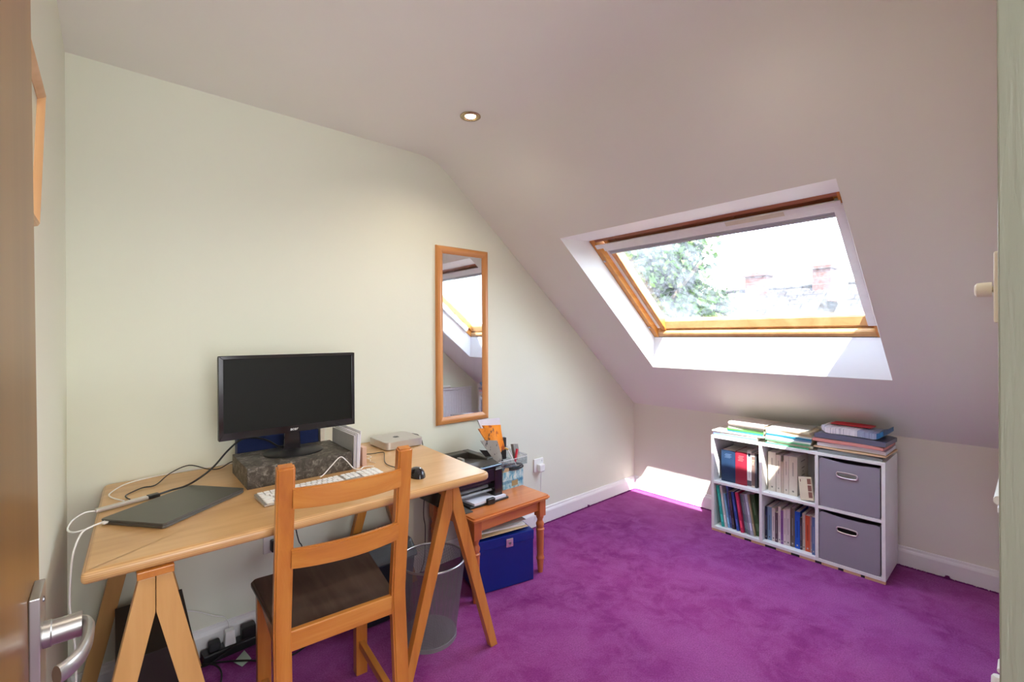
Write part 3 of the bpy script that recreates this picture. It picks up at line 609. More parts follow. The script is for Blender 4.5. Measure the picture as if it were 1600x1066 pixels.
# ---------------------------------------------------------------- mirror, picture frame, sockets, switch
mr = thing('wall_mirror', 'tall narrow mirror in an orange pine frame on the back wall', 'mirror', (-1.735, 0, .773))
mx0, mx1, mz0, mz1, fw = -1.917, -1.553, .773, 1.783, .043
def mould(mb, a, c, inn, nrm, w_, dpt, ma, mc_):
    """frame member from a to c; inn = unit inward, mitred; rounded section"""
    sec = [(0, 0), (0, .45), (.12, .85), (.35, 1), (.6, .9), (.85, .6), (1, .45), (1, 0)]
    t = bmesh.new(); A = []; B = []
    d = (Vector(c)-Vector(a)).normalized()
    for u, v in sec:
        A.append(t.verts.new(Vector(a)+Vector(inn)*u*w_+d*u*w_+Vector(nrm)*v*dpt)); B.append(t.verts.new(Vector(c)+Vector(inn)*u*w_-d*u*w_+Vector(nrm)*v*dpt))
    for i in range(len(sec)): j = (i+1) % len(sec); t.faces.new((A[i], A[j], B[j], B[i]))
    t.faces.new(A); t.faces.new(B); bmesh.ops.recalc_face_normals(t, faces=t.faces[:]); mb.merge(t)
for a, c, inn, mt in (((mx0, 0, mz0), (mx0, 0, mz1), (1, 0, 0), 'mirror_pine'), ((mx1, 0, mz0), (mx1, 0, mz1), (-1, 0, 0), 'mirror_pine'), ((mx0, 0, mz0), (mx1, 0, mz0), (0, 0, 1), 'mirror_pine_x'), ((mx0, 0, mz1), (mx1, 0, mz1), (0, 0, -1), 'mirror_pine_x')):
    b = MB(); mould(b, a, c, inn, (0, -1, 0), fw, .022, 0, 0); part('frame_rail', b, M[mt], mr, smooth=True)
b = MB(); b.box((mx0+fw-.004, -.006, mz0+fw-.004), (mx1-fw+.004, -.0085, mz1-fw+.004)); part('mirror_glass', b, M['mirror'], mr)
pf = thing('picture_frame', 'thin light wood picture frame on the wall beside the open door', 'picture frame', (XL, -1.2, 1.48))
def lean(z): return XL+.0005+(z-1.478)/.244*.009
y0, y1, z0, z1 = -1.022, -1.42, 1.478, 1.722
for a, c, inn in (((lean(z0), y0, z0), (lean(z1), y0, z1), (0, -1, 0)), ((lean(z0), y1, z0), (lean(z1), y1, z1), (0, 1, 0)), ((lean(z0), y0, z0), (lean(z0), y1, z0), (0, 0, 1)), ((lean(z1), y0, z1), (lean(z1), y1, z1), (0, 0, -1))):
    b = MB(); mould(b, a, c, inn, (1, 0, 0), .018, .0175, 0, 0); part('frame_rail', b, M['frame_wood'], pf, smooth=True)
b = MB(); b.hexa([(lean(z0)+.004, y0-.012, z0+.012), (lean(z0)+.004, y1+.012, z0+.012), (lean(z1)+.004, y1+.012, z1-.012), (lean(z1)+.004, y0-.012, z1-.012)]+[(lean(z0)+.007, y0-.012, z0+.012), (lean(z0)+.007, y1+.012, z0+.012), (lean(z1)+.007, y1+.012, z1-.012), (lean(z1)+.007, y0-.012, z1-.012)]); part('picture', b, plain((.62, .66, .55), .3), pf)

def socket(name, label, x0, x1, z0, z1, plugx=None):
    t = thing(name, label, 'socket', ((x0+x1)/2, 0, z0))
    b = MB(); b.box((x0, -.011, z0), (x1, 0, z1), .003); part('face_plate', b, M['white_plastic'], t)
    return t
s1 = socket('wall_socket', 'white wall socket with a plug between the pine table and the corner', -1.166, -1.08, .36, .448)
b = MB(); b.box((-1.145, -.046, .365), (-1.098, -.0112, .415), .008, 3); single('mains_plug', b, M['white_plastic'], 'white plug pushed into the socket between pine table and corner', 'plug')
b = MB(); b.box((-1.098, -.015, .425), (-1.088, -.0108, .438), .001); part('rocker_switch', b, M['white'], s1)
cable('plug_lead', 'thin white lead hanging from the wall plug towards the pine table', [(-1.122, -.03, .366), (-1.123, -.03, .33), (-1.125, -.026, .2), (-1.14, -.022, .12), (-1.18, -.022, .05)], .0022, 'white_plastic')
s2 = socket('wall_socket', 'white wall socket under the desk with a black plug, beside the chair post', -2.79, -2.705, .335, .42)
b = MB(); b.box((-2.765, -.045, .345), (-2.722, -.0112, .395), .008, 3); single('mains_plug', b, M['black'], 'black plug in the wall socket under the desk', 'plug')
sw = thing('dimmer_switch', 'cream dimmer switch with round knob on the wall by the door frame', 'switch', (-2.45, YF, 1.29))
b = MB(); b.box((-2.493, YF, 1.291), (-2.407, YF+.0080, 1.377), .003, 3); part('face_plate', b, M['cream_plastic'], sw)
RY = Matrix.Rotation(R(-90), 4, 'X')
b = MB(); b.lathe([(.001, 0), (.004, 0), (.004, .003), (.0092, .003), (.0095, .005), (.0088, .0165), (.006, .0185), (.001, .019)], n=28, mat=Matrix.Translation((-2.45, YF+.008, 1.334)) @ RY); part('knob', b, M['cream_plastic'], sw, smooth=True)

# ---------------------------------------------------------------- downlight (visible one and its out of frame twins)
for i, (x, y) in enumerate(DOWNLIGHTS):
    d = thing('downlight', ['brass rimmed recessed ceiling light near the ceiling fold', 'brass rimmed recessed ceiling light nearer the front wall', 'brass rimmed recessed ceiling light above the door'][i], 'ceiling light', (x, y, ZC))
    b = MB(); b.lathe([(.030, -.001), (.046, -.001), (.046, -.004), (.040, -.007), (.031, -.006), (.030, -.001)], (x, y, ZC), 40, cap=False); part('rim', b, plain((.50, .40, .25), .25, metal=1.0), d, smooth=True)
    b = MB(); b.lathe([(.031, -.0055), (.024, -.002), (.023, -.0015)], (x, y, ZC), 32, cap=False); part('reflector', b, plain((.7, .55, .3), .2, metal=1.0), d, smooth=True)
    b = MB(); b.lathe([(.001, -.0035), (.0235, -.003), (.0235, -.001), (.001, -.001)], (x, y, ZC), 32); part('bulb', b, M['lamp'], d, smooth=True)

# ---------------------------------------------------------------- door leaf and handle
dr = bpy.data.objects.new('door_1', None); COL.objects.link(dr); dr['kind'] = 'structure'; dr.location = (-3.36, -2.15, 0); WM[dr.name] = Matrix.Translation(dr.location)
DXF = lambda z: -3.3490-(z-1.0)*.0068     # face of the leaf, leaning a little
DXH = -.0                      # hinge end offset
def leafx(y, z): return DXF(z)+( -1.45-y)*(-.004)
b = MB(); ya_, yb_ = -1.45, -2.165
b.hexa([(leafx(ya_, 0)-.036, ya_, .01), (leafx(ya_, 0), ya_, .01), (leafx(yb_, 0), yb_, .01), (leafx(yb_, 0)-.030, yb_, .01), (leafx(ya_, 2.03)-.030, ya_, 2.03), (leafx(ya_, 2.03), ya_, 2.03), (leafx(yb_, 2.03), yb_, 2.03), (leafx(yb_, 2.03)-.028, yb_, 2.03)], .0015)
part('leaf', b, M['door_wood'], dr)
PX = -3.3492
b = MB(); b.box((PX, -1.546, .80), (PX+.0085, -1.494, 1.016), .0012, 2); M['handle'] = plain((.40, .39, .38), .33, metal=.85); pl = part('handle_plate', b, M['handle'], dr)
b = MB()
for z in (1.004, .908, .885): b.lathe([(.001, 0), (.003, 0), (.0028, .0012), (.001, .0016)], n=12, mat=Matrix.Translation((PX+.0085, -1.520, z)) @ Matrix.Rotation(R(90), 4, 'Y'))
part('screw', b, M['steel_dark'], pl)
b = MB(); HZ = .966
b.lathe([(.001, 0), (.0135, 0), (.0135, .006), (.0125, .007), (.0125, .03), (.001, .03)], n=28, mat=Matrix.Translation((PX+.0085, -1.520, HZ)) @ Matrix.Rotation(R(90), 4, 'Y'))
b.tube([(PX+.030, -1.520, HZ), (PX+.039, -1.521, HZ), (PX+.0435, -1.530, HZ), (PX+.044, -1.55, HZ), (PX+.0425, -1.572, HZ), (PX+.0385, -1.590, HZ), (PX+.031, -1.604, HZ), (PX+.024, -1.611, HZ)], .0092, 16, 5, .55)
part('lever_handle', b, M['handle'], dr, smooth=True)

# ---------------------------------------------------------------- radiator on the front wall
rad = thing('radiator', 'white ribbed panel radiator low on the wall past the door frame', 'radiator', (-.62, YF, .12))
b = MB(); x0, x1 = -1.02, -.12; n = 27
t = bmesh.new(); rows = []
for i in range(n*4+1):
    x = x0+(x1-x0)*i/(n*4); yy = YF+.050+(.005 if i % 4 in (1, 2) else 0)
    rows.append([t.verts.new((x, YF+.03, .14)), t.verts.new((x, yy, .15)), t.verts.new((x, yy, .66)), t.verts.new((x, YF+.03, .67))])
for A, B in zip(rows, rows[1:]):
    for k in range(4): t.faces.new((A[k], A[(k+1) % 4], B[(k+1) % 4], B[k]))
t.faces.new(rows[0]); t.faces.new(rows[-1]); bmesh.ops.recalc_face_normals(t, faces=t.faces[:]); b.merge(t); part('panel', b, M['white'], rad)
b = MB(); b.box((x0, YF+.028, .665), (x1, YF+.062, .685), .003); part('grille', b, M['white'], rad)
b = MB(); b.lathe([(.001, 0), (.016, 0), (.017, .02), (.016, .045), (.012, .052), (.001, .053)], (x0-.06, YF+.060, .09), 20); b.tube([(x0-.06, YF+.055, .0), (x0-.06, YF+.055, .11)], .008, 10, 0); b.tube([(x0-.06, YF+.055, .16), (x0+.01, YF+.055, .16)], .008, 10, 0); part('valve', b, M['cream_plastic'], rad, smooth=True)
b = MB(); b.tube([(-1.00, -2.128, .703), (-.42, -2.128, .703)], .016, 16, 0); o = single('rolled_blind', b, M['cream_plastic'], 'cream roll lying along the top of the radiator', 'roll', smooth=True)

# ---------------------------------------------------------------- cube shelf unit
SX, SXB, SY0, SY1, SZT = -.333, -.022, -.810, -1.706, .619
sh = thing('cube_shelf', 'white six cube shelf unit against the low wall under the window', 'shelf', (-.18, -1.258, 0))
pt = .0165; cw = (SY0-SY1-4*pt)/3
def shp(nm, a, c, mt='white', bev=.0015): b = MB(); b.box(a, c, bev); return part(nm, b, M[mt], sh)
ZB = .014
for i in range(4):
    y = SY0-i*(cw+pt); shp('side_panel' if i in (0, 3) else 'divider', (SX, y, ZB), (SXB, y-pt, SZT if i in (0, 3) else SZT-pt))
shp('top_panel', (SX, SY0-pt, SZT-pt), (SXB, SY1+pt, SZT)); 
cellz = [(ZB+pt, .3085), (.3085+pt, SZT-pt)]
for i in range(3):
    y = SY0-pt-i*(cw+pt); shp('bottom_panel', (SX, y, ZB), (SXB, y-cw, ZB+pt)); shp('shelf_panel', (SX, y, .3085), (SXB, y-cw, .3085+pt))
shp('back_panel', (SXB-.004, SY0-pt, ZB+pt), (SXB-.0005, SY1+pt, SZT-pt))
M['chip'] = plain((.62, .38, .24), .8)
for i, (a, c) in enumerate(((-.812, -.90), (-.935, -1.016), (-1.056, -1.135), (-1.196, -1.275), (-1.318, -1.395), (-1.426, -1.503), (-1.527, -1.603), (-1.62, -1.705))):
    b = MB(); b.box((SX+.001, a, 0), (SX+.02, c, ZB), .0008); part('foot_strip', b, M['chip'], sh)
b = MB(); b.box((SX+.0025, SY0-.006, .001), (SXB-.01, SY1+.01, ZB)); part('gap_shade', b, M['black_soft'], sh)  # black slab standing in for the shade in gaps between foot strips
for i in (0, 1):
    for k in (0, 1, 2):
        b = MB(); z = (ZB+pt if k > 1 else .3085+pt); y = SY0-pt-i*(cw+pt)-.035
        if k == 0: b.lathe([(.001, 0), (.0035, 0), (.003, .0006), (.001, .0006)], (SX+.02, y, .325), 12); part('cam_cap', b, M['steel_dark'], sh)

# grey fabric drawers
def drawer(name, label, z0, z1, sag, inside):
    t = thing(name, label, 'storage box', (-.18, -1.553, z0))
    y0, y1 = SY0-2*(cw+pt)-pt-.003, SY1+pt+.006
    xf = SX-.001; xb = SXB-.012; th = .004
    yc, zc = (y0+y1)/2+.006, z1-.070; n = 64; hw_, hh_ = .046, .0135
    inn, ou = [], []
    def stad(k, hw_, hh_):
        s = k/n*4
        a = 2*math.pi*k/n; c_, s_ = math.cos(a), math.sin(a)
        return (max(-hw_+hh_, min(hw_-hh_, c_*hw_*1.15))+ (c_*hh_ if abs(c_*hw_*1.15) > hw_-hh_ else 0)*1.0, s_*hh_)
    tb = bmesh.new(); V = {}
    def front(u, v):   # u across 0..1, v up 0..1
        y = y0+(y1-y0)*u; zt = z1-sag*(u*.6+math.sin(math.pi*u)*.9)-.002
        z = z0+(zt-z0)*v; bulge = .004*math.sin(math.pi*u)*math.sin(math.pi*v)+.0016*math.sin(23*v+5*u)*(4*(u-.5)**2)
        return Vector((xf-bulge*.4+.004, y, z))
    G = 24
    cu_, cv_ = (yc-y0)/(y1-y0), (zc-z0)/(z1-z0)
    rings = []
    for s in (0, .12, .3, .5, .7, .85, 1):
        ring = []
        for k in range(n):
            a = 2*math.pi*(k+.5)/n; c_, s_ = math.cos(a), math.sin(a)
            q = max(abs(c_), abs(s_)); ox, oz = c_/q, s_/q
            ou_ = .5+.5*ox, .5+.5*oz
            ex, ez = (hw_-hh_)*(1 if c_ > 0 else -1)*min(1, abs(c_)*1.6)+c_*hh_, s_*hh_*1.15
            iu = cu_+ex/abs(y1-y0), cv_+ez/(z1-z0)
            ring.append((iu[0]*(1-s)+ou_[0]*s, iu[1]*(1-s)+ou_[1]*s))
        rings.append([tb.verts.new(front(*p)) for p in ring])
    for A, B in zip(rings, rings[1:]):
        for k in range(n): tb.faces.new((A[k], A[(k+1) % n], B[(k+1) % n], B[k]))
    hole = [v.co.copy() for v in rings[0]]
    bmesh.ops.recalc_face_normals(tb, faces=tb.faces[:])
    b = MB(); b.merge(tb); part('front_panel', b, M['bin_fabric'], t, smooth=True)
    b = MB(); b.box((xf+.006, y0, z0), (xb, y0-th, z1-.012), .001); b.box((xf+.006, y1, z0), (xb, y1+th, z1-.012), .001); b.box((xb-th, y0, z0), (xb, y1, z1-.012), .001); b.box((xf+.006, y0, z0), (xb, y1, z0+th), .001); part('box_body', b, M['bin_fabric'], t)
    # metal grommet
    b = MB(); pts = [h+Vector((-.0015, 0, 0)) for h in hole]; pts.append(pts[0]); pts.append(pts[1]); b.tube(pts, .0038, 8, 0); part('grommet', b, plain((.72, .66, .66), .3, metal=.85), t, smooth=True)
    b = MB(); b.box((xf+.03, yc+.09, z0+.01), (xf+.045, yc-.09, z1-.05), .004); part('contents_or_shade', b, M[inside], t)  # pale contents in the upper box; lower one painted black as shade behind the hole
drawer('fabric_box', 'grey fabric storage box in the upper compartment of the shelf unit', .3265, .598, .012, 'clear' if False else 'paper')
drawer('fabric_box', 'grey fabric storage box in the lower compartment of the shelf unit', .0315, .300, .010, 'black_soft')

# ---------------------------------------------------------------- books
def book(label, mat, w_, h, t_, cover, pages=(.78, .74, .66), hard=True, name='book', group=None, bands=None, text=None, rough=.45, cat='book'):
    """local: spine at x=0 facing -x, depth +x, thickness y 0..-t_, height z"""
    ct = .0025 if hard else .0007
    cm = plain(cover, rough) if isinstance(cover, tuple) else cover
    b = MB()
    b.box((0, 0, 0), (w_, -ct, h), ct*.4, 1); b.box((0, -t_+ct, 0), (w_, -t_, h), ct*.4, 1)
    # rounded spine
    t = bmesh.new(); k = 6; rows = []
    for i in range(k+1):
        a = i/k; y = -t_*a; x = -(.10 if hard else .03)*min(t_, .03)*math.sin(math.pi*a); rows.append([t.verts.new((x, y, 0)), t.verts.new((x, y, h)), t.verts.new((x+ct, y, h)), t.verts.new((x+ct, y, 0))])
    for A, B in zip(rows, rows[1:]):
        for i in range(4): t.faces.new((A[i], A[(i+1) % 4], B[(i+1) % 4], B[i]))
    t.faces.new(rows[0]); t.faces.new(rows[-1]); bmesh.ops.recalc_face_normals(t, faces=t.faces[:]); b.merge(t)
    o = part(name, b, cm, world=False); o.matrix_world = mat; WM[o.name] = mat.copy(); tag(o, label, cat, group)
    ins = .003 if hard else .0008
    b = MB(); b.box((ct, -ct, ins), (w_-ins, -t_+ct, h-ins)); part('pages', b, plain(pages, .85), o, world=False)
    if bands:
        for z0, z1, f0, f1, c in bands:   # printed strips on the spine: height fraction, thickness fraction
            n_ = 4; tt = bmesh.new(); prev = None
            for i in range(n_+1):
                a = f0+(f1-f0)*i/n_; x = -(.10 if hard else .03)*min(t_, .03)*math.sin(math.pi*a)-.0004; cur = (tt.verts.new((x, -t_*a, z0*h)), tt.verts.new((x, -t_*a, z1*h)))
                if prev: tt.faces.new((prev[0], prev[1], cur[1], cur[0]))
                prev = cur
            q = MB(); q.merge(tt); part('spine_print', q, plain(c, .5), o, world=False)
    return o
def upright(label, x, y, z, h, t_, cover, w_=.17, lean=0, **k):
    """y = side nearest the back wall at the foot; lean in degrees, top towards the back wall"""
    return book(label, Matrix.Translation((x, y, z)) @ Matrix.Rotation(R(-lean), 4, 'X'), w_, h, t_, cover, **k)
Zm = .3085+pt+.0006; Zl = ZB+pt+.0006
gold = (.62, .52, .34)
def squig(z0, z1, c, rows=4, f0=.25, f1=.75):
    return [(z0+(z1-z0)*i/rows, z0+(z1-z0)*(i+.55)/rows, f0+.06*(i % 2), f1-.08*((i+1) % 2), c) for i in range(rows)]
G1, G2, G3, G4 = 'books in the upper compartments', 'leaning books in the lower compartment', 'upright books in the lower middle compartment', 'books piled on the shelf unit'
XF = -.292
upright('thick navy blue hardback beside the red one in the shelf unit', XF, -.858, Zm, .203, .088, (.012, .035, .085), group=G1, bands=squig(.76, .90, (.07, .12, .22)))
upright('thick crimson red hardback between the navy book and a white spine', XF, -.9475, Zm, .207, .070, (.30, .018, .038), group=G1, bands=squig(.72, .90, (.50, .12, .13)))
upright('white spined book with black square next to the crimson hardback', XF, -1.019, Zm, .222, .0255, (.72, .70, .69), group=G1, bands=[(.84, .93, .2, .8, (.02, .03, .06)), (.02, .17, 0, 1, (.10, .09, .11)), (.25, .8, .42, .56, (.5, .48, .46))], hard=False)
bk = upright('brown spined book with pale lettering next to the white spine', XF, -1.0455, Zm, .212, .019, (.20, .13, .11), group=G1, bands=[(0, .05, 0, 1, (.65, .55, .45)), (.9, 1, 0, 1, (.5, .45, .42))], hard=False)
t = text_mesh('HOJ', .019, .0003); bmesh.ops.transform(t, matrix=Matrix.Translation((-.0016, -.0095, .155)) @ Matrix(((0, 0, -1, 0), (-0.0, 1, 0, 0), (1, 0, 0, 0), (0, 0, 0, 1))), verts=t.verts); part('title_print', t, plain((.80, .62, .45), .5), bk, world=False)
upright('thin dark book at the end of the row beside the divider', XF, -1.0652, Zm, .210, .012, (.06, .07, .08), group=G1, hard=False)
CR = (.70, .64, .54); CR2 = (.66, .58, .50); dk = (.22, .20, .17)
def cream(label, y, h, t_, c, h2=.85): upright(label, XF+.02, y, Zm, h, t_, c, hard=False, group=G1, w_=.15, bands=[(.5, h2, .42, .58, tuple(x*.6 for x in c)), (.09, .13, .38, .62, dk)])
cream('first cream paperback in the middle compartment, next to the divider', -1.134, .236, .0425, CR)
cream('second cream paperback in the middle compartment, slightly shorter than the first', -1.178, .224, .026, CR2)
upright('narrow beige paperback, lowest of the upright cream row', XF+.02, -1.205, Zm, .188, .0135, (.52, .42, .34), hard=False, group=G1, w_=.15)
cream('cream paperback just before the fattest cream one', -1.2195, .228, .0265, CR2)
bk = upright('fattest cream paperback with printed front cover behind the small leaning book', XF+.02, -1.247, Zm, .229, .044, CR, hard=False, group=G1, w_=.19, bands=[(.5, .85, .42, .58, tuple(x*.6 for x in CR)), (.09, .13, .38, .62, dk)])
b = MB()
for z, wd in ((.19, .07), (.150, .05), (.128, .02), (.105, .055), (.075, .07)): b.box((.10-wd/2, -.0442, z), (.10+wd/2, -.0446, z+.006))
part('cover_print', b, plain((.3, .27, .22), .6), bk, world=False)
# small leaning book, cover facing out
b4 = Matrix.Translation((-.318, -1.321, Zm+.002)) @ Matrix.Rotation(R(-9), 4, 'X') @ Matrix.Rotation(R(11), 4, 'Y')
b = MB(); b.box((0, 0, 0), (.012, -.066, .128), .0008, 1); o = part('book', b, plain((.66, .58, .43), .5), world=False); o.matrix_world = b4; WM[o.name] = b4.copy(); tag(o, 'small tan book leaning front out against the fattest cream paperback', 'book', G1)
b = MB()
for z0, z1 in ((.088, .118), (.050, .082), (.014, .046)): b.box((-.0004, -.044, z0), (-.0008, -.063, z1))
b.box((-.0004, -.008, .100), (-.0008, -.012, .114)); part('cover_print', b, plain((.22, .09, .07), .5), o, world=False)
# lower left compartment: leaning thin books (y at top, y at bottom, thickness, height, colour)
LL = [('teal green folder leaning at the end of the lower shelf, nearest the corner', -.812, -.848, .018, .262, (.02, .42, .36)),
      ('white spined book leaning next to the teal folder', -.834, -.868, .0125, .262, (.66, .66, .66)),
      ('light blue thin book, shortest of the leaning row', -.854, -.884, .011, .215, (.20, .42, .68)),
      ('dark blue slim book leaning beside the light blue one', -.868, -.8965, .0115, .265, (.07, .11, .36)),
      ('dark brown booklet leaning between the two blue ones', -.884, -.911, .017, .235, (.05, .035, .045)),
      ('deep blue book with pale edge leaning in the row', -.905, -.940, .016, .240, (.03, .07, .34)),
      ('pink edged thin book leaning against the crimson one', -.924, -.958, .009, .236, (.58, .26, .38)),
      ('crimson thin book standing out among the leaning row', -.934, -.969, .017, .246, (.56, .03, .10)),
      ('slate blue booklet leaning after the crimson book', -.953, -.988, .013, .236, (.10, .15, .22)),
      ('grey green booklet leaning mid row', -.967, -1.003, .010, .240, (.14, .19, .20)),
      ('mauve grey booklet leaning before the pale one', -.978, -1.015, .010, .243, (.20, .19, .27)),
      ('pale lilac grey book leaning with teal foot', -.989, -1.027, .016, .250, (.42, .44, .56)),
      ('olive and gold spined thin book leaning by the green one', -1.006, -1.045, .009, .248, (.34, .27, .16)),
      ('dark green large book leaning at the divider', -1.016, -1.056, .024, .252, (.035, .09, .03)),
      ]
for lab, yt, yb, t_, h, c in LL:
    ang = math.degrees(math.asin((yt-yb)/h)); lift = t_*math.sin(R(ang))
    upright(lab, XF-.008+rnd.uniform(-.012, .012), yb-.018, Zl, h, t_, c, w_=.2, lean=ang, group=G2, hard=False, bands=[(.12, .3, .2, .8, tuple(min(1, x*1.7+.05) for x in c)), (.5, .8, .4, .6, tuple(min(1, x*1.8+.08) for x in c))])
UL = [('very dark navy spine at the start of the lower middle row', .011, .198, (.012, .02, .06), 1), ('marbled light blue spined book next to the dark navy one', .024, .200, (.20, .33, .50), 0), ('white paperback with a dark dot near its top beside the marbled blue one', .0185, .198, (.70, .62, .60), 0),
      ('dark plum thin book, a little shorter than the white spines beside it', .016, .176, (.10, .06, .08), 0), ('tall white spined book beside the dark plum one', .016, .216, (.72, .66, .64), 0), ('purple patterned spine between two pale books', .014, .200, (.22, .09, .30), 0),
      ('pinkish white spined book after the purple one', .015, .210, (.68, .58, .58), 0), ('pale book with grey blue foot beside the taupe hardback', .020, .214, (.62, .55, .56), 0), ('taupe brown hardback, beside the bright blue book', .024, .225, (.14, .115, .09), 1),
      ('bright royal blue book in the lower middle row', .0265, .214, (.008, .09, .52), 1), ('thin dark spine just after the bright blue book', .011, .184, (.05, .04, .06), 0), ('narrow beige grey spine before the orange red book', .015, .212, (.50, .42, .38), 0),
      ('orange red book in the lower middle row', .0245, .205, (.62, .10, .035), 0), ('dusty pink thin book just after the orange red one', .014, .210, (.42, .26, .25), 0), ('blue book with white top, last in the row and standing proud', .0165, .212, (.09, .15, .32), 0)]
UL = [(a, b_*.975, c_, d_, e_) for a, b_, c_, d_, e_ in UL]
y = SY0-pt*2-cw-.0035
for i, (lab, t_, h, c, hd) in enumerate(UL):
    bd = [(.3, .75, .4, .6, tuple(min(1, x*.55+(.2 if sum(c) < .6 else 0)) for x in c)), (.07, .11, .35, .65, (.06, .06, .07) if sum(c) > 1 else (.5, .48, .45))]
    upright(lab, (-.315 if i == 14 else -.290)+rnd.uniform(-.006, .006), y, Zl, h, t_, c, w_=.15, group=G3, hard=bool(hd), bands=bd); y -= t_+.0006
# piles lying flat on top of the unit
def flat(label, x, y0, y1, z, t_, d, cover, yaw=0, **k):
    """lying book: spine towards the room, from y0 to y1 (y1 < y0)"""
    m = Matrix.Translation((x, y0, z)) @ Matrix.Rotation(R(yaw), 4, 'Z') @ Matrix.Rotation(R(90), 4, 'X')
    m = m @ Matrix.Translation((0, t_, 0))
    return book(label, m, d, abs(y1-y0), t_, cover, group=G4, **k)
zt = SZT+.0006
P1 = [('thick white and bright blue spined book at the bottom of the first pile', -.322, -.822, -1.090, .026, .20, (.70, .72, .78), 0, [(.0, 1, .35, .75, (.16, .27, .72))]),
      ('thin cream booklet with black edge sticking out of the first pile', -.330, -.815, -1.128, .007, .21, (.62, .58, .50), 1, None),
      ('teal blue spined book in the first pile under the green edged one', -.305, -.903, -1.118, .011, .19, (.03, .20, .26), -1, None),
      ('green edged book in the middle of the first pile', -.308, -.900, -1.122, .008, .20, (.08, .28, .07), 0, None),
      ('grey white paperback in the first pile above the green edged book', -.300, -.907, -1.120, .014, .18, (.58, .55, .50), 1, None),
      ('dark spined thin book just under the top of the first pile', -.302, -.910, -1.122, .007, .18, (.10, .09, .08), -2, None),
      ('lavender and tan book on top of the first pile', -.296, -.905, -1.125, .020, .22, (.56, .48, .45), -3, None)]
z = zt
for lab, x, ya_, yb_, t_, d, c, yaw, bd in P1: flat(lab, x, ya_, yb_, z, t_, d, c, yaw, hard=t_ > .018, bands=bd, pages=(.70, .62, .50)); z += t_+.0008
P2 = [('green spined book at the bottom of the middle pile', -.322, -1.137, -1.366, .008, .20, (.08, .32, .17), 0), ('cream paperback second from the bottom of the middle pile', -.318, -1.145, -1.380, .012, .19, (.66, .64, .50), 1),
      ('green and white spined book low in the middle pile', -.322, -1.135, -1.372, .009, .20, (.15, .40, .20), -1), ('pale cream book under the blue ones in the middle pile', -.320, -1.140, -1.374, .008, .20, (.70, .70, .66), 0),
      ('light blue spined book in the middle pile', -.318, -1.136, -1.376, .011, .19, (.24, .42, .62), 1), ('teal blue spined book in the upper half of the middle pile', -.316, -1.140, -1.378, .008, .20, (.02, .20, .32), -1),
      ('thin white paperback above the teal book of the middle pile', -.312, -1.142, -1.376, .007, .19, (.66, .62, .56), 0), ('worn tan paperback near the top of the middle pile', -.308, -1.134, -1.372, .014, .19, (.52, .42, .28), 2),
      ('second worn tan paperback of the middle pile', -.304, -1.138, -1.366, .010, .18, (.60, .50, .34), -2), ('grey magazine on top of the middle pile', -.286, -1.150, -1.350, .006, .20, (.36, .34, .32), 2)]
z = zt
for lab, x, ya_, yb_, t_, d, c, yaw in P2: flat(lab, x, ya_, yb_, z, t_, d, c, yaw, hard=False, pages=(.72, .66, .52)); z += t_+.0008
# third pile: folders and papers, softly bent sheets
def sheaf(name, label, x0, x1, y0, y1, z, t_, cover, yaw=0, wav=.002, n=14, cat='folder', extra=None, curl=0):
    tb = bmesh.new(); rows = []
    m = Matrix.Translation(((x0+x1)/2, (y0+y1)/2, z)) @ Matrix.Rotation(R(yaw), 4, 'Z')
    L, W = abs(y1-y0), x1-x0; nx = 6
    ph = rnd.uniform(0, 6)
    T = {}
    for i in range(n+1):
        for j in range(nx+1):
            v = i/n; u = j/nx; zz = wav*(.5+.5*math.sin(ph+v*7+u*2))+curl*max(0, v-.85)**2*60+curl*max(0, .12-v)**2*60
            T[i, j, 0] = tb.verts.new(m @ Vector((-W/2+u*W, L/2-v*L, zz))); T[i, j, 1] = tb.verts.new(m @ Vector((-W/2+u*W, L/2-v*L, zz+t_*(1-.25*(abs(2*v-1)**6)))))
    for i in range(n):
        for j in range(nx):
            for s in (0, 1): tb.faces.new((T[i, j, s], T[i+1, j, s], T[i+1, j+1, s], T[i, j+1, s]))
        for j in (0, nx): tb.faces.new((T[i, j, 0], T[i+1, j, 0], T[i+1, j, 1], T[i, j, 1]))
    for j in range(nx):
        for i in (0, n): tb.faces.new((T[i, j, 0], T[i, j+1, 0], T[i, j+1, 1], T[i, j, 1]))
    bmesh.ops.recalc_face_normals(tb, faces=tb.faces[:]); b = MB(); b.merge(tb)
    return single(name, b, cover, label, cat, 'papers and folders piled on the shelf unit', smooth=True)
def layered(c, c2, f=260):
    m, nt, b_ = new_mat('paper_layers'); v = coords(nt, (1, 1, 1)); s_ = nt.nodes.new('ShaderNodeSeparateXYZ'); nt.links.new(v, s_.inputs[0])
    n1 = noise_node(nt, coords(nt, (.5, .5, 60)), 8, 3); nt.links.new(ramp(nt, n1, [(.35, c2), (.5, c), (.7, c2)]), b_.inputs['Base Color']); setp(b_, rough=.75); return m
z = zt
sheaf('plastic_sleeve', 'grey translucent plastic sleeve at the bottom of the folder pile', -.322, -.08, -1.405, -1.690, z, .017, plain((.24, .27, .27), .22), 1, .004, cat='sleeve'); z += .0225
sheaf('manila_folder', 'tan card folder beneath the white papers of the folder pile', -.326, -.075, -1.392, -1.712, z, .009, M['manila'], -2, .002); z += .0115
sheaf('paper_sheaf', 'thick sheaf of white papers in the folder pile', -.318, -.085, -1.405, -1.708, z, .022, layered((.78, .77, .84), (.55, .53, .58)), -1, .003, cat='papers'); z += .0255
sheaf('pink_folder', 'salmon pink card folder with dark red lining in the folder pile', -.330, -.10, -1.388, -1.705, z, .016, layered((.72, .30, .26), (.60, .20, .18)), -3, .002); z += .0185
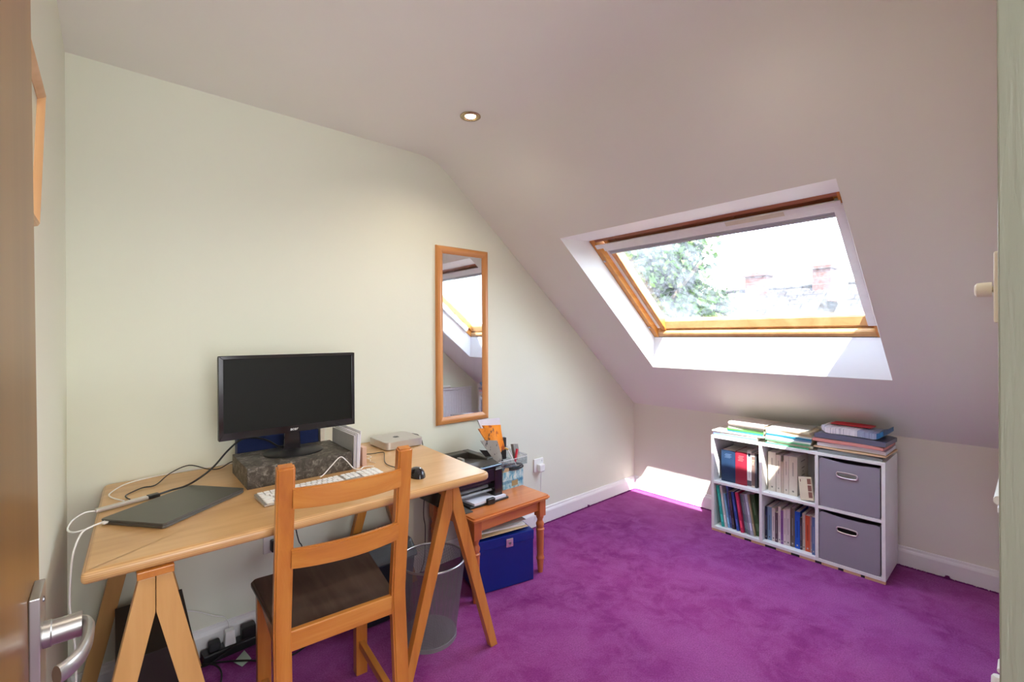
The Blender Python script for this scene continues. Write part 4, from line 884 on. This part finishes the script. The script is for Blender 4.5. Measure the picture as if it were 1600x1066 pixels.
sheaf('grey_binder', 'slate grey soft binder below the newspaper on the folder pile', -.326, -.12, -1.396, -1.715, z, .028, plain((.13, .13, .19), .4), -4, .002, cat='binder'); z += .031
def news_mat():
    m, nt, b_ = new_mat('printed_sheet'); t = nt.nodes.new('ShaderNodeTexCoord'); s_ = nt.nodes.new('ShaderNodeSeparateXYZ'); nt.links.new(t.outputs['Generated'], s_.inputs[0])
    n1 = noise_node(nt, coords(nt, (1, 90, 1)), 6, 3)
    base = ramp(nt, n1, [(.55, (.74, .70, .74)), (.66, (.12, .12, .22))])
    r3 = ramp(nt, s_.outputs['Y'], [(.0, (.02, .20, .42)), (.14, (.02, .20, .42)), (.15, (.42, .50, .66)), (.42, (.42, .50, .66)), (.43, (1, 1, 1)), (1, (1, 1, 1))])
    nt.links.new(mixc(nt, 1, base, r3, 'MULTIPLY'), b_.inputs['Base Color']); setp(b_, rough=.4); return m
sheaf('rolled_magazine', 'white and blue printed magazine on top of the folder pile', -.318, -.14, -1.428, -1.705, z, .030, news_mat(), -4, .003, cat='magazine', curl=.02); z += .0375
sheaf('red_booklet', 'red booklet lying on the printed magazine of the folder pile', -.215, -.125, -1.445, -1.63, z, .005, plain((.55, .02, .04), .4), -4, .001, cat='booklet')

# ---------------------------------------------------------------- pine side table
TZ = .415
tb_ = thing('side_table', 'small orange pine table with turned legs carrying the printer', 'table', (-1.758, -.26, 0))
b = MB(); t = bmesh.new(); pts = rounded([Vector((-2.013, -.482, TZ-.022)), Vector((-1.496, -.482, TZ-.022)), Vector((-1.496, -.04, TZ-.022)), Vector((-2.013, -.04, TZ-.022))], [.02]*4, 5)
vs = [t.verts.new(p) for p in pts]; f = t.faces.new(vs); r_ = bmesh.ops.extrude_face_region(t, geom=[f])
for v in [e for e in r_['geom'] if isinstance(e, bmesh.types.BMVert)]: v.co.z = TZ
bmesh.ops.recalc_face_normals(t, faces=t.faces[:]); bmesh.ops.bevel(t, geom=[e for e in t.edges if abs(e.verts[0].co.z-e.verts[1].co.z) < 1e-6], offset=.008, segments=4, affect='EDGES'); b.merge(t); part('tabletop', b, M['orange_pine'], tb_, smooth=True)
for xx in (-1.975, -1.541):
    for yy in (-.442, -.08):
        b = MB(); b.box((xx-.022, yy-.022, .305), (xx+.022, yy+.022, TZ-.022), .002)
        b.lathe([(.001, 0), (.013, 0), (.017, .045), (.019, .058), (.0185, .064), (.0225, .072), (.0225, .080), (.019, .086), (.0185, .10), (.020, .16), (.021, .215), (.0205, .222), (.0235, .228), (.0235, .234), (.0185, .240), (.0215, .252), (.0222, .262), (.016, .275), (.0145, .283), (.020, .296), (.0205, .305), (.001, .3055)], (xx, yy, 0), 26)
        part('leg', b, M['orange_pine_z'], tb_, smooth=True)
for a, c in (((-1.953, -.450), (-1.563, -.432)), ((-1.953, -.088), (-1.563, -.072))):
    b = MB(); b.box((a[0], a[1], .335), (c[0], c[1], TZ-.022), .002); b.box((a[0], a[1]-.004, .378), (c[0], c[1]+.002, TZ-.022), .003); part('apron', b, M['orange_pine'], tb_)
for xx in (-1.975, -1.541):
    b = MB(); b.box((xx-.009, -.42, .335), (xx+.009, -.10, TZ-.022), .002); part('apron', b, M['orange_pine'], tb_)
# printer
pr = thing('printer', 'black compact laser printer with paper tray on the pine table', 'printer', (-1.86, -.21, TZ))
px0, px1, py0, py1 = -2.06, -1.722, -.345, -.035
b = MB()
b.box((px1-.052, py0, TZ+.004), (px1, py1, .575), .006, 3); b.box((px0, py0, TZ+.004), (px0+.04, py1, .575), .006, 3)
b.box((px0+.03, py0+.004, .515), (px1-.04, py0+.03, .585), .006, 3); b.box((px0+.03, py0+.16, TZ+.004), (px1-.04, py1, .575), .004)
b.box((px0+.03, py0+.02, .50), (px1-.04, py1, .52), .003)
part('housing', b, M['black_gloss'], pr)
b = MB(); b.hexa([(px0+.004, py0+.005, .572), (px1-.001, py0+.005, .572), (px1-.001, py1, .572), (px0+.004, py1, .572), (px0+.008, py0+.02, .597), (px1-.005, py0+.02, .597), (px1-.005, py0+.075, .610), (px0+.008, py0+.075, .610)], .004)
for (x0_, x1_, y0_, y1_) in ((px0+.004, px0+.045, py0+.075, py1), (px1-.045, px1-.001, py0+.075, py1), (px0+.045, px1-.045, py1-.06, py1)): b.box((x0_, y0_, .572), (x1_, y1_, .618), .006, 3)
part('top_cover', b, plain((.055, .052, .045), .35), pr)
b = MB(); b.hexa([(px0+.045, py0+.07, .572), (px1-.045, py0+.07, .572), (px1-.045, py1-.06, .572), (px0+.045, py1-.06, .572), (px0+.045, py0+.07, .607), (px1-.045, py0+.07, .607), (px1-.045, py1-.06, .580), (px0+.045, py1-.06, .580)], .001); part('output_tray', b, M['black'], pr)
b = MB(); b.box((-1.88, -.20, .595), (-1.862, -.15, .618), .003); part('paper_stop', b, plain((.3, .3, .28), .3), pr)
b = MB(); b.box((px0+.05, py0-.001, .588), (px1-.003, py0+.02, .598), .004, 3); part('edge_highlight', b, plain((.10, .15, .20), .1, metal=.6), pr)  # blue metallic strip standing in for the highlight on the rounded top edge
b = MB(); b.box((px0+.045, py0+.05, .470), (px1-.055, py0+.075, .485), .004); b.tube([(px0+.045, py0+.03, .465), (px1-.055, py0+.03, .465)], .007, 12, 0); part('roller', b, plain((.30, .31, .34), .3), pr, smooth=True)
b = MB(); b.box((-1.955, -.372, TZ+.0005), (-1.702, -.20, TZ+.012), .004, 3); part('paper_tray', b, M['black'], pr)
b = MB(); b.poly([(-1.925, -.370, TZ+.0125), (-1.718, -.368, TZ+.0125), (-1.718, -.349, TZ+.0125), (-1.777, -.347, TZ+.0125), (-1.777, -.20, TZ+.0125), (-1.94, -.20, TZ+.0125)], (0, 0, .011)); single('paper_stack', b, plain((.70, .73, .85), .7), 'white paper loaded in the open tray of the printer', 'paper', smooth=False)
b = MB(); b.box((-1.852, -.386, TZ+.002), (-1.803, -.366, TZ+.032), .006, 3); part('paper_guide', b, M['black'], pr)
b = MB(); b.hexa([(-2.000, -.40, TZ+.0005), (-1.957, -.40, TZ+.0005), (-1.957, -.05, TZ+.0005), (-2.000, -.05, TZ+.0005), (-2.000, -.40, TZ+.006), (-1.957, -.40, TZ+.006), (-1.957, -.05, TZ+.006), (-2.000, -.05, TZ+.006)], .001)
cable('printer_cable', 'black printer cable hanging down behind the pine table', [(-2.05, -.10, .43), (-2.06, -.11, .40), (-2.055, -.10, .33), (-2.035, -.08, .27), (-2.03, -.07, .18), (-2.03, -.06, .08), (-2.05, -.05, .01)], .0023)
single('document_sleeve', b, plain((.10, .10, .095), .45), 'dark grey flat sleeve on the table end under the desk', 'sleeve')
# blue patterned box with the clear organiser and its contents
def skyline_mat():
    m, nt, b_ = new_mat('skyline_print'); v = coords(nt, (1, 1, .35)); n1 = noise_node(nt, v, 75, 4, .8); t = nt.nodes.new('ShaderNodeTexCoord'); s_ = nt.nodes.new('ShaderNodeSeparateXYZ'); nt.links.new(t.outputs['Generated'], s_.inputs[0])
    c = ramp(nt, n1, [(.4, (.10, .34, .50)), (.5, (.42, .62, .68)), (.62, (.72, .76, .72))])
    r3 = ramp(nt, s_.outputs['Z'], [(.0, (.62, .80, .85)), (.3, (.62, .80, .85)), (.32, (.10, .35, .55)), (.46, (.10, .35, .55)), (.5, (1, 1, .98)), (1, (1, 1, .98))])
    nt.links.new(mixc(nt, .8, c, r3, 'MULTIPLY'), b_.inputs['Base Color']); setp(b_, rough=.5); return m
bx = thing('cardboard_box', 'blue and white printed card box beside the printer', 'box', (-1.575, -.19, TZ))
b = MB(); x0_, x1_, y0_, y1_ = -1.650, -1.497, -.262, -.12
for a, c in (((x0_, y0_), (x1_, y0_+.003)), ((x0_, y1_-.003), (x1_, y1_)), ((x0_, y0_), (x0_+.003, y1_)), ((x1_-.003, y0_), (x1_, y1_))): b.box((a[0], a[1], TZ+.0005), (c[0], c[1], TZ+.098), .0008, 1)
b.box((x0_, y0_, TZ+.0005), (x1_, y1_, TZ+.004)); part('box_body', b, skyline_mat(), bx)
b = MB(); b.hexa([(x0_, y0_, TZ+.098), (x0_, y1_, TZ+.098), (x0_+.002, y1_, TZ+.098), (x0_+.002, y0_, TZ+.098), (x0_-.006, y0_+.004, TZ+.130), (x0_-.006, y1_-.004, TZ+.130), (x0_-.004, y1_-.004, TZ+.130), (x0_-.004, y0_+.004, TZ+.130)]); part('flap', b, plain((.62, .50, .30), .7), bx)
b = MB(); b.hexa([(x0_, y0_, TZ+.098), (x0_+.045, y0_, TZ+.098), (x0_+.045, y0_+.002, TZ+.098), (x0_, y0_+.002, TZ+.098), (x0_+.008, y0_-.012, TZ+.125), (x0_+.036, y0_-.010, TZ+.120), (x0_+.036, y0_-.008, TZ+.120), (x0_+.008, y0_-.010, TZ+.125)]); part('flap', b, plain((.62, .50, .30), .7), bx)
b = MB(); b.box((-1.585, y0_-.0012, TZ+.012), (-1.540, y0_-.0002, TZ+.042), .0003, 1); part('sticker', b, plain((.33, .25, .12), .6), bx, label='brown square sticker')
cable('coiled_cable', 'black and grey cable coiled on top of the printed box', [(-1.62, -.25, .520), (-1.56, -.267, .518), (-1.50, -.262, .522), (-1.49, -.22, .525), (-1.53, -.18, .522), (-1.60, -.20, .522), (-1.59, -.25, .526), (-1.53, -.262, .528), (-1.495, -.245, .532), (-1.505, -.20, .53)], .0048, 'black', 8)
og = thing('clear_organiser', 'clear plastic desk organiser standing on the printed box', 'organiser', (-1.60, -.19, TZ+.115))
OZ = TZ+.122
b = MB(); ox0, ox1, oy0, oy1 = -1.718, -1.475, -.272, -.10
b.box((ox0, oy0, OZ), (ox1, oy1, OZ+.003)); b.box((ox0, oy0, OZ), (ox1, oy0+.002, OZ+.042)); b.box((ox0, oy1-.002, OZ), (ox1, oy1, OZ+.07)); b.box((ox0, oy0, OZ), (ox0+.002, oy1, OZ+.055)); b.box((ox1-.002, oy0, OZ), (ox1, oy1, OZ+.055)); b.box((-1.60, oy0, OZ), (-1.598, oy1, OZ+.05)); part('tray', b, M['clear'], og)
b = MB(); b.tube([(ox0, oy0, OZ+.043), (ox1, oy0, OZ+.043), (ox1, oy1, OZ+.06)], .0018, 6, 0); b.tube([(ox0, oy0, OZ+.043), (ox0, oy1, OZ+.06)], .0018, 6, 0); part('rim', b, plain((.75, .78, .80), .2), og)
def slab4(name, label, p, th, mat, cat, grid=8, wob=.004, grp=None):
    """slightly bowed sheet through 4 corners TL,TR,BR,BL"""
    TL, TR, BR_, BL_ = map(Vector, p); nn = (TR-TL).cross(BL_-TL).normalized(); tb = bmesh.new(); V = {}
    ph = rnd.uniform(0, 6)
    for i in range(grid+1):
        for j in range(grid+1):
            u, v = i/grid, j/grid; q = (TL*(1-u)+TR*u)*(1-v)+(BL_*(1-u)+BR_*u)*v+nn*wob*math.sin(ph+u*5+v*3)
            for s in (0, 1): V[i, j, s] = tb.verts.new(q+nn*th*(s-.5))
    for i in range(grid):
        for j in range(grid):
            for s in (0, 1): tb.faces.new((V[i, j, s], V[i+1, j, s], V[i+1, j+1, s], V[i, j+1, s]))
        for j in (0, grid): tb.faces.new((V[i, j, 0], V[i+1, j, 0], V[i+1, j, 1], V[i, j, 1])); tb.faces.new((V[j, i, 0], V[j, i+1, 0], V[j, i+1, 1], V[j, i, 1]))
    bmesh.ops.recalc_face_normals(tb, faces=tb.faces[:]); b = MB(); b.merge(tb); return single(name, b, mat, label, cat, grp, smooth=True)
def printed(c, ink, sx=30, lo=.60):
    m, nt, b_ = new_mat('printed'); n1 = noise_node(nt, coords(nt, (1, 1, .4)), sx, 4, .7); nt.links.new(ramp(nt, n1, [(lo, c), (lo+.04, ink)]), b_.inputs['Base Color']); setp(b_, rough=.55); return m
YO = -.25
slab4('grey_card', 'grey printed card leaning outwards in the clear organiser over the printer', [(-1.805, YO-.01, .717), (-1.690, YO-.01, .700), (-1.628, YO, .552), (-1.700, YO, .590)], .003, printed((.36, .35, .30), (.04, .04, .05), 22, .56), 'card', wob=.002)
slab4('orange_bag', 'orange patterned paper packet at the front of the clear organiser', [(-1.785, YO+.03, .770), (-1.690, YO+.03, .765), (-1.622, YO+.02, .628), (-1.668, YO+.02, .60)], .008, printed((.85, .28, .02), (.16, .06, .03), 40, .55), 'paper packet', wob=.006, grp='packets in the organiser')
slab4('orange_bag', 'crumpled plain orange packet in the middle of the clear organiser', [(-1.725, YO+.068, .775), (-1.595, YO+.068, .762), (-1.595, YO+.048, .625), (-1.645, YO+.048, .60)], .012, printed((.90, .30, .012), (.48, .10, .01), 26, .53), 'paper packet', wob=.009, grp='packets in the organiser')
slab4('white_bag', 'white paper bag behind the orange packets in the organiser', [(-1.735, YO+.115, .800), (-1.570, YO+.115, .792), (-1.585, YO+.095, .58), (-1.64, YO+.095, .58)], .010, plain((.72, .70, .78), .6), 'paper bag', wob=.008)
slab4('black_case', 'black flat case standing in the far part of the organiser', [(-1.632, YO+.12, .678), (-1.520, YO+.12, .670), (-1.520, YO+.12, .545), (-1.632, YO+.12, .545)], .020, M['black_soft'], 'case', wob=0)
slab4('black_sleeve', 'black square sleeve between grey card and printer top', [(-1.79, YO+.015, .660), (-1.70, YO+.015, .640), (-1.640, YO+.01, .56), (-1.70, YO+.01, .56)], .006, M['black_soft'], 'sleeve', wob=0)
slab4('grey_box', 'small grey printed box at the wall end of the organiser', [(-1.520, YO+.06, .640), (-1.482, YO+.06, .635), (-1.482, YO+.04, .548), (-1.515, YO+.04, .548)], .022, printed((.25, .24, .22), (.55, .5, .42), 30, .55), 'box', wob=0)
b = MB(); b.tube([(-1.545, YO+.005, .552), (-1.523, YO+.01, .622)], .0075, 10, 0); single('red_marker', b, plain((.65, .02, .05), .3), 'bright red marker pen upright in the organiser', 'pen', smooth=True)
b = MB(); b.tube([(-1.553, YO-.012, .543), (-1.602, YO+.0, .632)], .0028, 8, 0); single('white_stick', b, M['white_plastic'], 'thin white stick poking out under the orange packets', 'stick', smooth=True)
b = MB(); b.tube([(-1.602, YO+.0, .634), (-1.622, YO+.005, .645)], .006, 8, 0); single('brush_head', b, plain((.55, .36, .08), .4), 'small mustard cap at the tip of the white stick', 'cap', smooth=True)
# blue document box with papers
db = thing('document_box', 'royal blue lidded document box with silver clasp under the pine table', 'document box', (-1.755, -.335, 0), R(-13))
b = MB(); b.box((-.158, -.11, .003), (.158, .12, .232), .003); part('body', b, plain((.004, .022, .21), .28), db, world=False)
b = MB(); b.hexa([(-.160, -.113, .215), (.160, -.113, .215), (.160, .122, .215), (-.160, .122, .215), (-.160, -.113, .262), (.160, -.113, .262), (.160, .122, .272), (-.160, .122, .272)], .003); part('lid', b, plain((.004, .024, .23), .25), db, world=False)
b = MB(); b.box((-.005, -.119, .205), (.035, -.1125, .248), .006, 2); cl = part('clasp', b, plain((.70, .62, .64), .25, metal=.8), db, world=False)
b = MB(); b.lathe([(.001, 0), (.006, 0), (.006, .003), (.003, .0035), (.001, .002)], n=16, mat=Matrix.Translation((.015, -.119, .226)) @ Matrix.Rotation(R(90), 4, 'X')); part('keyhole', b, M['steel_dark'], cl, world=False)
def on_box(name, label, x0, x1, y0, y1, z, t_, mat, yaw, tilt, cat):
    b = MB(); b.box((x0, y0, 0), (x1, y1, t_), .0008, 1, Matrix.Translation((-1.755, -.335, z)) @ Matrix.Rotation(R(-13+yaw), 4, 'Z') @ Matrix.Rotation(R(tilt), 4, 'Y')); return single(name, b, mat, label, cat)
on_box('tan_envelope', 'tan envelope lying on the blue document box', -.165, .13, -.105, .09, .277, .004, plain((.66, .50, .30), .7), 2, -1, 'envelope')
on_box('paper_sheaf', 'loose white papers fanned on top of the tan envelope under the table', -.160, .125, -.085, .10, .2835, .009, M['paper'], -3, -1.4, 'papers')
on_box('printed_letter', 'white printed letter on top of the papers under the table', -.09, .14, -.075, .10, .2965, .002, printed((.78, .78, .80), (.3, .45, .42), 40, .66), 4, -1.2, 'paper')

# ---------------------------------------------------------------- waste bin of wire mesh
wb = thing('waste_bin', 'dark wire mesh waste bin between the chair and the pine trestle', 'waste bin', (-2.268, -.50, 0))
BC = Vector((-2.268, -.50, 0)); BC2 = Vector((-2.262, -.522, 0)); r0, r1, H = .115, .139, .333
def bp_(a, v, dr_=0):
    r = r0+(r1-r0)*v+dr_; c = BC.lerp(BC2, v); return Vector((c.x+r*math.cos(a), c.y+r*math.sin(a), .004+H*v))
bm = bmesh.new(); NV, NH, SG = 190, 92, 64
hwd = .00062
for i in range(NV):
    a = 2*math.pi*i/NV; prev = None
    for k in range(7):
        v = k/6; d = hwd/(r0+(r1-r0)*v); cur = (bm.verts.new(bp_(a-d, v)), bm.verts.new(bp_(a+d, v)))
        if prev: bm.faces.new((prev[0], prev[1], cur[1], cur[0]))
        prev = cur
for j in range(NH):
    v = (j+.5)/NH; dv = hwd/H; ring = []
    for k in range(SG):
        a = 2*math.pi*k/SG; ring.append((bm.verts.new(bp_(a, v-dv, .0003)), bm.verts.new(bp_(a, v+dv, .0003))))
    for k in range(SG): A, B = ring[k], ring[(k+1) % SG]; bm.faces.new((A[0], B[0], B[1], A[1]))
part('wire_mesh', bm, plain((.20, .195, .205), .5, metal=.3), wb, kind='stuff')
b = MB(); ring = [bp_(2*math.pi*k/64, 1) for k in range(66)]; b.tube(ring, .0045, 10, 0); part('rim', b, plain((.42, .42, .43), .3, metal=.9), wb, smooth=True)
b = MB(); b.lathe([(.001, .006), (r0-.002, .006), (r0, .0), (r0+.004, .0), (r0+.0045, .016), (r0+.001, .017)], tuple(BC), 48); part('base', b, plain((.24, .235, .25), .4, metal=.3), wb, smooth=True)
b = MB(); b.box((BC.x-.012, -.50+r1+.0185-.02, .327), (BC.x+.012, -.50+r1+.0165-.02, .337)); 
b.bm.free()

# ---------------------------------------------------------------- shredder under the desk
sd = thing('paper_shredder', 'black paper shredder under the desk behind the waste bin', 'shredder', (-2.37, -.17, 0))
b = MB(); b.hexa([(-2.500, -.300, .01), (-2.255, -.315, .01), (-2.255, -.105, .01), (-2.500, -.105, .01), (-2.520, -.32, .27), (-2.235, -.33, .27), (-2.235, -.10, .27), (-2.520, -.10, .27)], .008, 3); part('bin', b, plain((.012, .013, .02), .3), sd)
b = MB(); b.hexa([(-2.535, -.335, .272), (-2.22, -.345, .272), (-2.22, -.10, .272), (-2.535, -.10, .272), (-2.525, -.30, .345), (-2.235, -.30, .345), (-2.235, -.105, .352), (-2.525, -.105, .352)], .016, 4); part('head', b, plain((.028, .030, .034), .42), sd)
b = MB(); b.box((-2.49, -.20, .3505), (-2.27, -.188, .354), .001); part('slot', b, M['black'], sd)
b = MB()
for i in range(6): b.box((-2.36+i*.018, -.265, .3475), (-2.349+i*.018, -.245, .3492))
for i in range(3): b.box((-2.33+i*.02, -.135, .3515), (-2.322+i*.02, -.12, .3530))
part('symbol_print', b, plain((.55, .55, .55), .5), sd)
# dark box under the desk by the door
b = MB(); b.hexa([(-3.275, -.40, .0), (-3.085, -.40, .0), (-3.085, -.10, .0), (-3.275, -.10, .0), (-3.275, -.40, .30), (-3.085, -.40, .30), (-3.085, -.10, .335), (-3.275, -.10, .335)], .002); single('storage_box', b, M['stone'] if False else plain((.022, .015, .012), .55), 'very dark brown box on the floor between the pale trestle legs', 'box')
# power strip, plugs, cables on the floor
ps = thing('power_strip', 'black power strip on the floor against the skirting under the desk', 'power strip', (-2.90, -.05, 0))
b = MB(); b.bar((-3.02, -.06, .02), (-2.80, -.05, .02), .055, .036, (0, 1, 0), .006); part('casing', b, M['black'], ps)
b = MB(); b.lathe([(.001, 0), (.004, 0), (.004, .002), (.001, .002)], n=12, mat=Matrix.Translation((-2.985, -.06, .038))); part('indicator', b, emit('red_glow', (1, .05, .03), 2.5), ps)
b = MB(); b.hexa([(-2.945, -.078, .039), (-2.905, -.078, .039), (-2.905, -.040, .039), (-2.945, -.040, .039), (-2.942, -.075, .095), (-2.910, -.075, .095), (-2.910, -.045, .095), (-2.942, -.045, .095)], .004, 3); single('charger_plug', b, M['white_plastic'], 'white charger standing in the power strip under the desk', 'charger', smooth=True)
b = MB(); b.box((-2.885, -.085, .039), (-2.832, -.035, .088), .010, 3); single('adapter_block', b, M['black'], 'black adapter block on the power strip beside the white charger', 'adapter')
b = MB(); b.box((-2.998, -.082, .039), (-2.958, -.042, .072), .009, 3); single('mains_plug', b, M['black_soft'], 'black plug in the end of the power strip nearest the pale trestle', 'plug')
cable('charger_lead', 'thin white lead rising from the charger behind the pale trestle', [(-2.925, -.05, .093), (-2.926, -.04, .115), (-2.94, -.025, .135), (-2.97, -.022, .150), (-3.025, -.022, .188), (-3.08, -.022, .215), (-3.15, -.022, .24), (-3.2, -.022, .30)], .0019, 'white_plastic')
cable('floor_cable', 'black cable lying straight over the carpet behind the chair leg', [(-3.10, -.075, .006), (-3.015, -.085, .006), (-2.951, -.115, .006), (-2.879, -.170, .006), (-2.822, -.225, .006), (-2.74, -.25, .006), (-2.66, -.22, .006)], .0036)
cable('floor_cable', 'black cable looping forward over the carpet beside the pale trestle', [(-3.06, -.05, .007), (-3.02, -.085, .012), (-2.985, -.12, .012), (-2.972, -.17, .007), (-2.985, -.24, .006), (-3.02, -.34, .006)], .0032)
cable('strip_lead', 'black lead curving over the front of the power strip', [(-3.04, -.09, .008), (-3.0, -.10, .012), (-2.95, -.099, .03), (-2.90, -.092, .045), (-2.86, -.090, .05)], .0034)
cable('hanging_cable', 'thin black cable hanging from the desk to the floor behind the chair', [(-2.75, -.28, .71), (-2.747, -.285, .62), (-2.739, -.29, .53), (-2.727, -.29, .47), (-2.711, -.28, .43), (-2.70, -.24, .30), (-2.75, -.18, .12), (-2.79, -.10, .05)], .0022)
b = MB(); b.hexa([Vector(p)+Vector((0, 0, q)) for q in (.001, .0016) for p in ((-2.925, -.135, .001), (-2.905, -.185, .001), (-2.868, -.158, .001), (-2.878, -.085, .001))]); single('paper_slip', b, plain((.50, .60, .52), .7), 'pale green slip of paper on the carpet by the front chair leg', 'paper')

# carpet tufts fraying at the skirting
bm = bmesh.new()
def tuft(x, y, s):
    for k in range(5):
        a = rnd.uniform(0, 6.28); q = Vector((math.cos(a), math.sin(a), 0))*s*.5; p = Vector((x, y, 0)); top_ = p+Vector((rnd.uniform(-s, s)*.6, rnd.uniform(-s, s)*.6, s*rnd.uniform(.7, 1.5)))
        bm.faces.new([bm.verts.new(p-q), bm.verts.new(p+q), bm.verts.new(top_)])
for i in range(1500): tuft(rnd.uniform(-1.5, -.03), -.0185-rnd.random()*.006, .005)
for i in range(1800): tuft(-.0185-rnd.random()*.006, rnd.uniform(-2.1, -.02), .005)
for i in range(150): tuft(rnd.uniform(-2.75, -2.4), -.0185-rnd.random()*.005, .005)
for x, y in ((-.62, -.02), (-.625, -.022), (-.02, -1.905), (-.022, -1.91), (-.02, -1.90)):
    for k in range(4): tuft(x, y, .014)
o = part('carpet_fringe', bm, plain((.25, .03, .23), .9)); o['kind'] = 'stuff'; o['label'] = 'frayed purple carpet tufts along the skirting boards'; o['category'] = 'carpet'

# ---------------------------------------------------------------- outside the window
def brick_mat():
    m, nt, b_ = new_mat('brick'); br = nt.nodes.new('ShaderNodeTexBrick'); nt.links.new(coords(nt, (1, 1, 1), (R(90), 0, R(90))), br.inputs['Vector'])
    br.inputs['Scale'].default_value = 1; br.inputs['Brick Width'].default_value = .22; br.inputs['Row Height'].default_value = .075; br.inputs['Mortar Size'].default_value = .008
    br.inputs['Color1'].default_value = (.085, .026, .018, 1); br.inputs['Color2'].default_value = (.11, .036, .024, 1); br.inputs['Mortar'].default_value = (.09, .08, .07, 1)
    nt.links.new(br.outputs[0], b_.inputs['Base Color']); setp(b_, rough=.9); return m
M['brick'] = brick_mat()
def tile_mat():
    m, nt, b_ = new_mat('slates'); br = nt.nodes.new('ShaderNodeTexBrick'); nt.links.new(coords(nt, (1, 1, 1), (0, 0, R(90))), br.inputs['Vector'])
    br.inputs['Scale'].default_value = 1; br.inputs['Brick Width'].default_value = .3; br.inputs['Row Height'].default_value = .28; br.inputs['Mortar Size'].default_value = .02
    br.inputs['Color1'].default_value = (.022, .017, .015, 1); br.inputs['Color2'].default_value = (.032, .025, .020, 1); br.inputs['Mortar'].default_value = (.006, .005, .005, 1)
    nt.links.new(br.outputs[0], b_.inputs['Base Color']); setp(b_, rough=.8); return m
M['slates'] = tile_mat()
b = MB(); b.box((-30, -60, -6.2), (90, 80, -6)); o = struct('ground', b, plain((.02, .035, .012), .95))
def house(label, x0, y0, y1, zr, ze, chim, gable):
    h = thing('house', label, 'house', (x0, (y0+y1)/2, -6))
    b = MB(); b.box((x0-3.6, y0, -6), (x0+3.6, y1, ze), 0); part('walls', b, M['brick'], h)
    b = MB(); t = bmesh.new()
    for sx in (-1, 1):
        v = [t.verts.new(p) for p in ((x0+sx*4, y0, ze-.1), (x0+sx*4, y1, ze-.1), (x0, y1, zr), (x0, y0, zr))]; t.faces.new(v)
    for yy in (y0, y1): t.faces.new([t.verts.new(p) for p in ((x0-4, yy, ze-.1), (x0+4, yy, ze-.1), (x0, yy, zr))])
    bmesh.ops.recalc_face_normals(t, faces=t.faces[:]); b.merge(t); part('roof', b, M['slates'], h)
    b = MB(); b.box((x0-.1, y1, zr-.04), (x0+.1, y0, zr+.06), .03); part('ridge_tiles', b, M['slates'], h)
    for (cy_, wd, zt_) in chim:
        b = MB(); b.box((x0-.35, cy_-wd/2, zr-.6), (x0+.35, cy_+wd/2, zt_-.12), 0); b.box((x0-.42, cy_-wd/2-.06, zt_-.12), (x0+.42, cy_+wd/2+.06, zt_), .02); c_ = part('chimney', b, M['brick'], h)
        for k in (-.2, .2):
            b = MB(); b.lathe([(.12, 0), (.10, .25), (.12, .28)], (x0+k, cy_, zt_), 12); part('chimney_pot', b, plain((.55, .22, .12), .8), c_)
    return h
house('brick terrace with slate roof and two chimneys across the street, nearest the tree', 16, 8.5, 2.6, 3.0, .6, ((4.98, .78, 3.62), (2.78, .55, 3.68)), 0)
house('second terrace roof beyond the two chimneys, seen low in the window', 17.5, 2.4, -6.5, 3.15, .8, (), 0)
def tree(label, c, r, n, seed, cols):
    rr = random.Random(seed); t = thing('tree', label, 'tree', (c[0], c[1], -6))
    b = MB(); b.tube([(c[0], c[1], -6), (c[0]+.1, c[1], -3), (c[0], c[1], c[2]-.5)], .16, 10); 
    for k in range(9):
        a = rr.uniform(0, 6.28); b.tube([(c[0], c[1], c[2]-1.5+rr.random()), (c[0]+math.cos(a)*r*.4, c[1]+math.sin(a)*r*.4, c[2]-.2), (c[0]+math.cos(a)*r*.8, c[1]+math.sin(a)*r*.8, c[2]+rr.uniform(-.2, .7)*r)], .04, 6)
    part('trunk', b, plain((.10, .07, .05), .9), t)
    bm = bmesh.new(); cl_ = [Vector((rr.gauss(0, 1), rr.gauss(0, 1), rr.gauss(0, 1))).normalized()*r*rr.uniform(.45, 1)+Vector(c) for _ in range(34)]
    for i in range(n):
        p = cl_[i % len(cl_)]+Vector((rr.gauss(0, 1), rr.gauss(0, 1), rr.gauss(0, .8)))*r*.16; s = rr.uniform(.045, .09); u = Vector((rr.gauss(0, 1), rr.gauss(0, 1), rr.gauss(0, 1))).normalized(); v = u.orthogonal().normalized(); w_ = u.cross(v)
        f = bm.faces.new([bm.verts.new(p+q) for q in (v*s*1.5, v*s*.3+w_*s*.7, -v*s*1.2, v*s*.3-w_*s*.7)]); f.material_index = rr.randrange(len(cols))
    mats = []
    for c_ in cols:
        m, nt_, b_ = new_mat('leaf'); b_.inputs['Base Color'].default_value = rgb(c_); setp(b_, rough=.6, sub=0); b_.inputs['Transmission Weight'].default_value = 0
        tl_ = nt_.nodes.new('ShaderNodeBsdfTranslucent'); tl_.inputs[0].default_value = rgb(tuple(min(1, x*1.3) for x in c_)); ms = nt_.nodes.new('ShaderNodeMixShader'); ms.inputs[0].default_value = .4
        nt_.links.new(b_.outputs[0], ms.inputs[1]); nt_.links.new(tl_.outputs[0], ms.inputs[2]); nt_.links.new(ms.outputs[0], nt_.nodes['Material Output'].inputs[0]); mats.append(m)
    part('foliage', bm, mats, t, kind='stuff')
tree('bushy green tree close outside the window', (5.2, 3.3, 2.2), 1.5, 16000, 3, [(.030, .085, .003), (.055, .105, .006), (.010, .032, .003)])
tree('lower yellow green tree standing in front of the terrace', (9.5, 4.9, 1.3), 1.6, 9000, 5, [(.036, .06, .008), (.020, .042, .006), (.045, .066, .011)])
